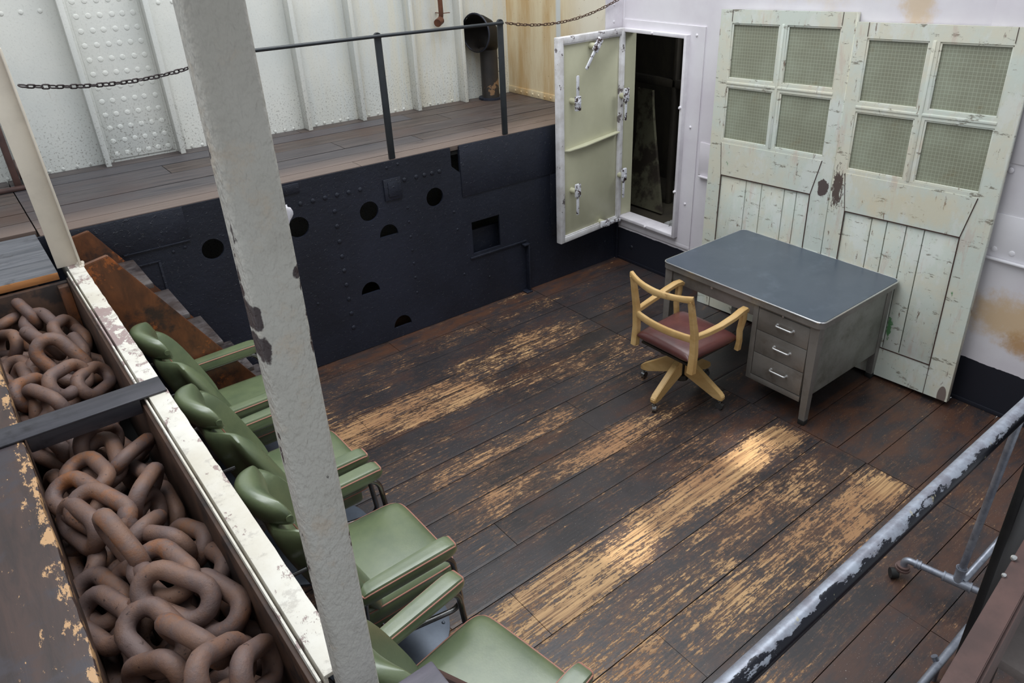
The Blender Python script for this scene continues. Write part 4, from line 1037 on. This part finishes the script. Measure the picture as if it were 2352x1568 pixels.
AC = [((-3.83,-.885,0), 0, 'green leather armchair nearest the ladder stair, farthest of the row'),
      ((-3.83,-1.66,0), 0, 'green leather armchair second from the ladder stair'),
      ((-3.83,-2.415,0), 0, 'green leather armchair third from the stair, its seat showing right of the column'),
      ((-3.855,-3.235,0), math.radians(9.5), 'green leather armchair nearest the camera, turned slightly off the row')]
chairs = [a0]+[copy_tree(a0) for _ in AC[1:]]
for c, (loc, rz, lab) in zip(chairs, AC):
    c.matrix_world = Matrix.Translation(loc) @ Matrix.Rotation(rz, 4, 'Z'); c['label'] = lab; c['group'] = 'green armchairs along the chain locker'

# ------------------------------------------------------------------ wooden swivel chair
mBeech = M_wood('golden_beech', (192,154,98), (210,176,122), (3, 3, 9), .36, (136,94,54), .58)
mMaroon = M_leather('maroon_leather', (104,62,58), (84,48,46), .3, .35, 80)
oc = thing('swivel_chair', 'golden wooden swivel armchair with maroon seat at the desk', 'chair', (-1.33,-1.99,0))
OX, OY = -1.33, -1.99
def bar(bm, pts, w, h, up=V((0,0,1))):
    """rectangular section swept along pts: w sideways, h along up"""
    pts = [V(p) for p in pts]; prev = None; n = len(pts)
    for i, p in enumerate(pts):
        d = (pts[min(i+1, n-1)]-pts[max(i-1, 0)]).normalized(); s = d.cross(up).normalized(); q = s.cross(d).normalized()
        ww = w[i] if isinstance(w, list) else w; hh = h[i] if isinstance(h, list) else h
        c = .28
        sec = [(1,1-c),(1-c,1),(-1+c,1),(-1,1-c),(-1,-1+c),(-1+c,-1),(1-c,-1),(1,-1+c)]
        ring = [bm.verts.new(p+s*a*ww/2+q*b*hh/2) for a, b in sec]
        if prev:
            for k in range(8): bm.faces.new((prev[k], prev[(k+1) % 8], ring[(k+1) % 8], ring[k]))
        else: bm.faces.new(ring[::-1])
        prev = ring
    bm.faces.new(prev)
def P(x, y, z): return V((OX+x, OY+y, z))
for s in (-1, 1):
    bm = B(); bar(bm, [P(-.215,s*.245,.365), P(-.205,s*.245,.50), P(-.215,s*.245,.65), P(-.265,s*.238,.885)], [.046,.044,.042,.032], [.05,.046,.042,.034], V((1,0,0)))
    obj('back_post', bm, mBeech, oc)
    bm = B(); bar(bm, [P(.225,s*.262,.375), P(.225,s*.27,.44), P(.215,s*.27,.52), P(.235,s*.272,.60), P(.235,s*.272,.652)], [.034,.03,.032,.036,.034], [.04,.036,.036,.046,.046], V((1,0,0)))
    obj('arm_post', bm, mBeech, oc)
    bm = B(); bar(bm, [P(-.215,s*.245,.615), P(-.12,s*.262,.62), P(.0,s*.275,.632), P(.12,s*.28,.652), P(.20,s*.276,.668), P(.245,s*.272,.668), P(.268,s*.27,.65)], [.032,.036,.042,.046,.046,.044,.036], [.036,.036,.034,.032,.032,.032,.026])
    obj('armrest', bm, mBeech, oc)
bm = B(); bar(bm, [P(-.262+(-.055)*(1-(i/10*2-1)**2), -.255+.51*i/10, .885+.008*abs(i/10*2-1)-.012*(1-(i/10*2-1)**2)) for i in range(11)], .026, [.042,.036,.034,.036,.04,.042,.04,.036,.034,.036,.042])
obj('crest_rail', bm, mBeech, oc)
bm = B(); bar(bm, [P(-.214+(-.035)*(1-(i/8*2-1)**2), -.235+.47*i/8, .60) for i in range(9)], .026, .044); obj('lower_back_rail', bm, mBeech, oc)
bm = B(); pillow(bm, lambda u, v, h: P(.01+.235*u*(1-.0*v), .235*v*(1+.05*u), .445+h+.02*(1-u*u)*(1-v*v)), 18, 18, .042, 9); obj('seat_pad', bm, mMaroon, oc, 'maroon leather seat')
mIron = M_metal('dark_iron_mechanism', (70,66,60), (48,44,40), .5, .5)
bm = B(); box(bm, OX-.2, OX+.22, OY-.2, OY+.2, .385, .402, .003); obj('seat_board', bm, mIron, oc)
bm = B(); tube(bm, [P(0,0,.382), P(0,0,.35), P(0,0,.335), P(0,0,.30), P(0,0,.285)], [.10,.085,.075,.07,.04], 24); cyl(bm, P(0,0,.14), P(0,0,.30), .022, 18); cyl(bm, P(0,0,.12), P(0,0,.16), .045, 18); obj('swivel_column', bm, mIron, oc)
for a in (99, 186, 279, 5):
    ca, sa = math.cos(math.radians(a)), math.sin(math.radians(a)); 
    bm = B(); pts = [(.028,.285),(.06,.29),(.30,.125),(.325,.105),(.325,.075),(.30,.07),(.26,.08),(.028,.165)]
    A = [bm.verts.new(P(r*ca-.021*sa, r*sa+.021*ca, z)) for r, z in pts]; D = [bm.verts.new(P(r*ca+.021*sa, r*sa-.021*ca, z)) for r, z in pts]
    bm.faces.new(A); bm.faces.new(D[::-1])
    for i in range(len(pts)): bm.faces.new((A[i], D[i], D[(i+1) % len(pts)], A[(i+1) % len(pts)]))
    bmesh.ops.bevel(bm, geom=bm.edges[:], offset=.005, segments=2, affect='EDGES'); lg = obj('foot_arm', bm, mBeech, oc)
    bm = B(); c = P(.303*ca, .303*sa, .025); side = V((-sa, ca, 0)).lerp(V((1,0,0)), .5).normalized()
    cyl(bm, c-side*.013, c+side*.013, .0248, 18); cyl(bm, c+V((0,0,.02)), c+V((0,0,.05)), .008, 10); box(bm, c.x-.014, c.x+.014, c.y-.014, c.y+.014, .045, .052, .002); obj('castor', bm, mChrome, lg)

# ------------------------------------------------------------------ foreground rail and wheeled pipe stand
pr = thing('pipe_handrail', 'grey pipe handrail with flaking black paint crossing the lower right', 'railing', (-3.2,-4.21,1.58))
bm = B(); tube(bm, [(-4.3+i*.1,-4.212,1.588-.004*math.sin(i*.3)) for i in range(27)], .0235, 24); obj('rail_tube', bm, mRail, pr)
mGalv = M_metal('galvanised_pipe', (158,162,172), (120,124,136), .38, .55, (96,96,104), 9, .1)
bm = B(); tube(bm, [(-2.42,-4.235,1.52),(-1.6,-4.235,1.40)], .012, 10); obj('lower_bar', bm, mGalv, pr)
ps = thing('pipe_stand', 'galvanised pipe stand on a castor standing on the floor at right', 'stand', (-1.7,-4.0,0))
bm = B(); tube(bm, rounded([(-1.745,-3.775,.055),(-1.745,-3.775,.115),(-1.70,-4.0,.115),(-1.64,-4.28,.115)], .035, 8), .0165, 16)
obj('base_pipe', bm, mGalv, ps)
def sock(bm, a, b, r):
    a, b = V(a), V(b); d = (b-a).normalized(); cyl(bm, a, b, r, 20); cyl(bm, a, a+d*.008, r*1.15, 20); cyl(bm, b-d*.008, b, r*1.15, 20)
bm = B(); sock(bm, (-1.736,-3.82,.115), (-1.731,-3.845,.115), .020); obj('elbow_collar', bm, mGalv, ps)
bm = B(); sock(bm, (-1.712,-3.94,.115), (-1.688,-4.06,.115), .0225); sock(bm, (-1.70,-4.0,.115), (-1.693,-4.0,.20), .022); obj('tee_fitting', bm, mGalv, ps)
bm = B(); cyl(bm, (-1.695,-4.0,.14), (-1.655,-4.03,1.6), .0165, 16); obj('upright_pipe', bm, mGalv, ps)
bm = B(); cyl(bm, (-1.69,-4.02,.13), (-1.2,-4.08,.36), .0165, 16); obj('brace_pipe', bm, mGalv, ps)
mCast = M_metal('brown_castor', (126,102,96), (100,80,76), .4, .2)
bm = B(); cyl(bm, (-1.745,-3.775,.05), (-1.745,-3.775,.062), .036, 24); cyl(bm, (-1.745,-3.775,.066), (-1.745,-3.775,.075), .03, 24); cs = obj('castor_plate', bm, mCast, ps)
bm = B(); cyl(bm, (-1.79,-3.74,.026), (-1.765,-3.765,.026), .026, 20); obj('castor_wheel', bm, mRubber, cs)
bm = B(); cyl(bm, (-1.765,-3.77,.05), (-1.775,-3.755,.02), .012, 12); obj('castor_fork', bm, mCast, cs)
bp = thing('floor_pipe', 'grey pipe with bolted clamp lying along the floor at lower right', 'pipe', (-2.2,-4.145,0))
bm = B(); tube(bm, [(-2.72,-4.145,.1),(-1.9,-4.145,.1)], .017, 14); obj('pipe', bm, mGalv, bp)
bm = B(); cyl(bm, (-2.18,-4.145,.0), (-2.18,-4.145,.09), .012, 10); tube(bm, [(-2.18,-4.145,.09), (-2.18,-4.12,.125)], .014, 10); obj('clamp', bm, mGalv, bp)
bm = B(); cyl(bm, (-2.42,-4.145,0), (-2.42,-4.13,.125), .012, 10); obj('clamp', bm, mGalv, bp)
mBlk = paint('gloss_black_plate', (22,22,24), (34,32,32), 5, .4, (1,1,.3), (90,80,66), .15, cthr=.76, csc=20)
bm = B(); box(bm, -2.735, -2.1, -4.325, -4.30, 0, 1.62, .003); tag(obj('black_screen_plate', bm, mBlk), 'tall black steel plate behind the brown stair edge', 'plate')
mBrown = paint('brown_red_stringer_paint', (96,70,64), (76,56,52), 7, .38, (1,1,1), (176,160,156), .12, cthr=.735, csc=26)
sg = thing('metal_stair', 'brown painted steel stair edge in the lower right corner, in front of the black plate', 'stairs', (-2.6,-4.6,0))
def quadbar(bm, p0, p1, w, t, e0=0, e1=0):
    p0, p1, w, t = V(p0), V(p1), V(w), V(t); d = (p1-p0).normalized(); p0 = p0-d*e0; p1 = p1+d*e1
    A = [bm.verts.new(q) for q in (p0, p0+w, p0+w+t, p0+t)]; D = [bm.verts.new(q) for q in (p1, p1+w, p1+w+t, p1+t)]
    bm.faces.new(A[::-1]); bm.faces.new(D)
    for i in range(4): bm.faces.new((A[i], A[(i+1) % 4], D[(i+1) % 4], D[i]))
bm = B(); quadbar(bm, (-3.52,-4.45,1.52), (-2.917,-4.391,1.469), (.045,-.048,0), (0,0,-.012), .3, .25)
bmesh.ops.bevel(bm, geom=bm.edges[:], offset=.002, segments=2, affect='EDGES'); obj('top_flange', bm, mBrown, sg)
bm = B(); quadbar(bm, (-3.475,-4.498,1.508), (-2.872,-4.439,1.457), (.006,-.006,0), (0,0,-.22), .3, .25); obj('web', bm, mBrown, sg)
bm = B(); rivet(bm, (-3.10,-4.412,1.487), (-.3,.6,.7), .006, 1); rivet(bm, (-3.02,-4.404,1.482), (-.3,.6,.7), .008, 1); obj('bolt', bm, mAlu, sg)
bm = B(); box(bm, -2.62, -2.2, -4.8, -4.36, .72, .76, .004); obj('tread', bm, M_metal('pale_grey_tread', (140,130,126), (114,104,100), .5, 0), sg, 'pale grey tread')
bm = B(); box(bm, -2.5, -2.44, -4.62, -4.56, 0, 1.30, .004); obj('post', bm, mBrown, sg)

# ------------------------------------------------------------------ daylight: skylights over the hold, sky around, plus an added compartment fill
w = bpy.data.worlds.new('world'); bpy.context.scene.world = w; w.use_nodes = True
bg = w.node_tree.nodes['Background']; bg.inputs[0].default_value = (.88, .94, 1.0, 1); bg.inputs[1].default_value = WORLD_S
def area(name, loc, target, sx, sy, e, col=(.93,.97,1)):
    l = bpy.data.lights.new(name, 'AREA'); l.shape = 'RECTANGLE'; l.size = sx; l.size_y = sy; l.energy = e; l.color = col
    o = bpy.data.objects.new(name, l); COL.objects.link(o); o.location = loc
    o.rotation_euler = (V(target)-V(loc)).to_track_quat('-Z', 'Y').to_euler(); return o
area('skylight_fore', (-4.6,-2.6,5.6), (-4.2,-2.4,0), 1.4, 3.0, 95)
area('skylight_main', (-1.6,-1.2,5.8), (-2.0,-1.6,.0), 4.4, 3.2, 205)
area('skylight_deck', (-2.6,.2,5.0), (-2.6,1.3,1.6), 4.5, .8, 18)
area('compartment_fill', (.75,-.9,2.5), (.8,-.4,1.0), .5, .5, 11)  # added fill lamp inside the closed compartment, brightens the panel in there
def spot(name, loc, target, e, ang, blend, col=(1,.97,.9), r=.02):
    l = bpy.data.lights.new(name, 'SPOT'); l.energy = e; l.spot_size = math.radians(ang); l.spot_blend = blend; l.color = col; l.shadow_soft_size = r
    o = bpy.data.objects.new(name, l); COL.objects.link(o); o.location = loc
    o.rotation_euler = (V(target)-V(loc)).to_track_quat('-Z', 'Y').to_euler(); return o
spot('sun_spot_by_desk', (-2.6,-3.9,5.6), (-1.50,-2.68,0), 1700, 4.8, 1)
spot('sun_spot_on_floor', (-3.4,-4.0,5.6), (-2.60,-2.77,0), 1300, 4.4, 1)
sc = bpy.context.scene
sc.view_settings.view_transform = 'Standard'; sc.view_settings.look = 'None'; sc.view_settings.gamma = 1
sc.view_settings.use_curve_mapping = False; sc.view_settings.exposure = 0.0
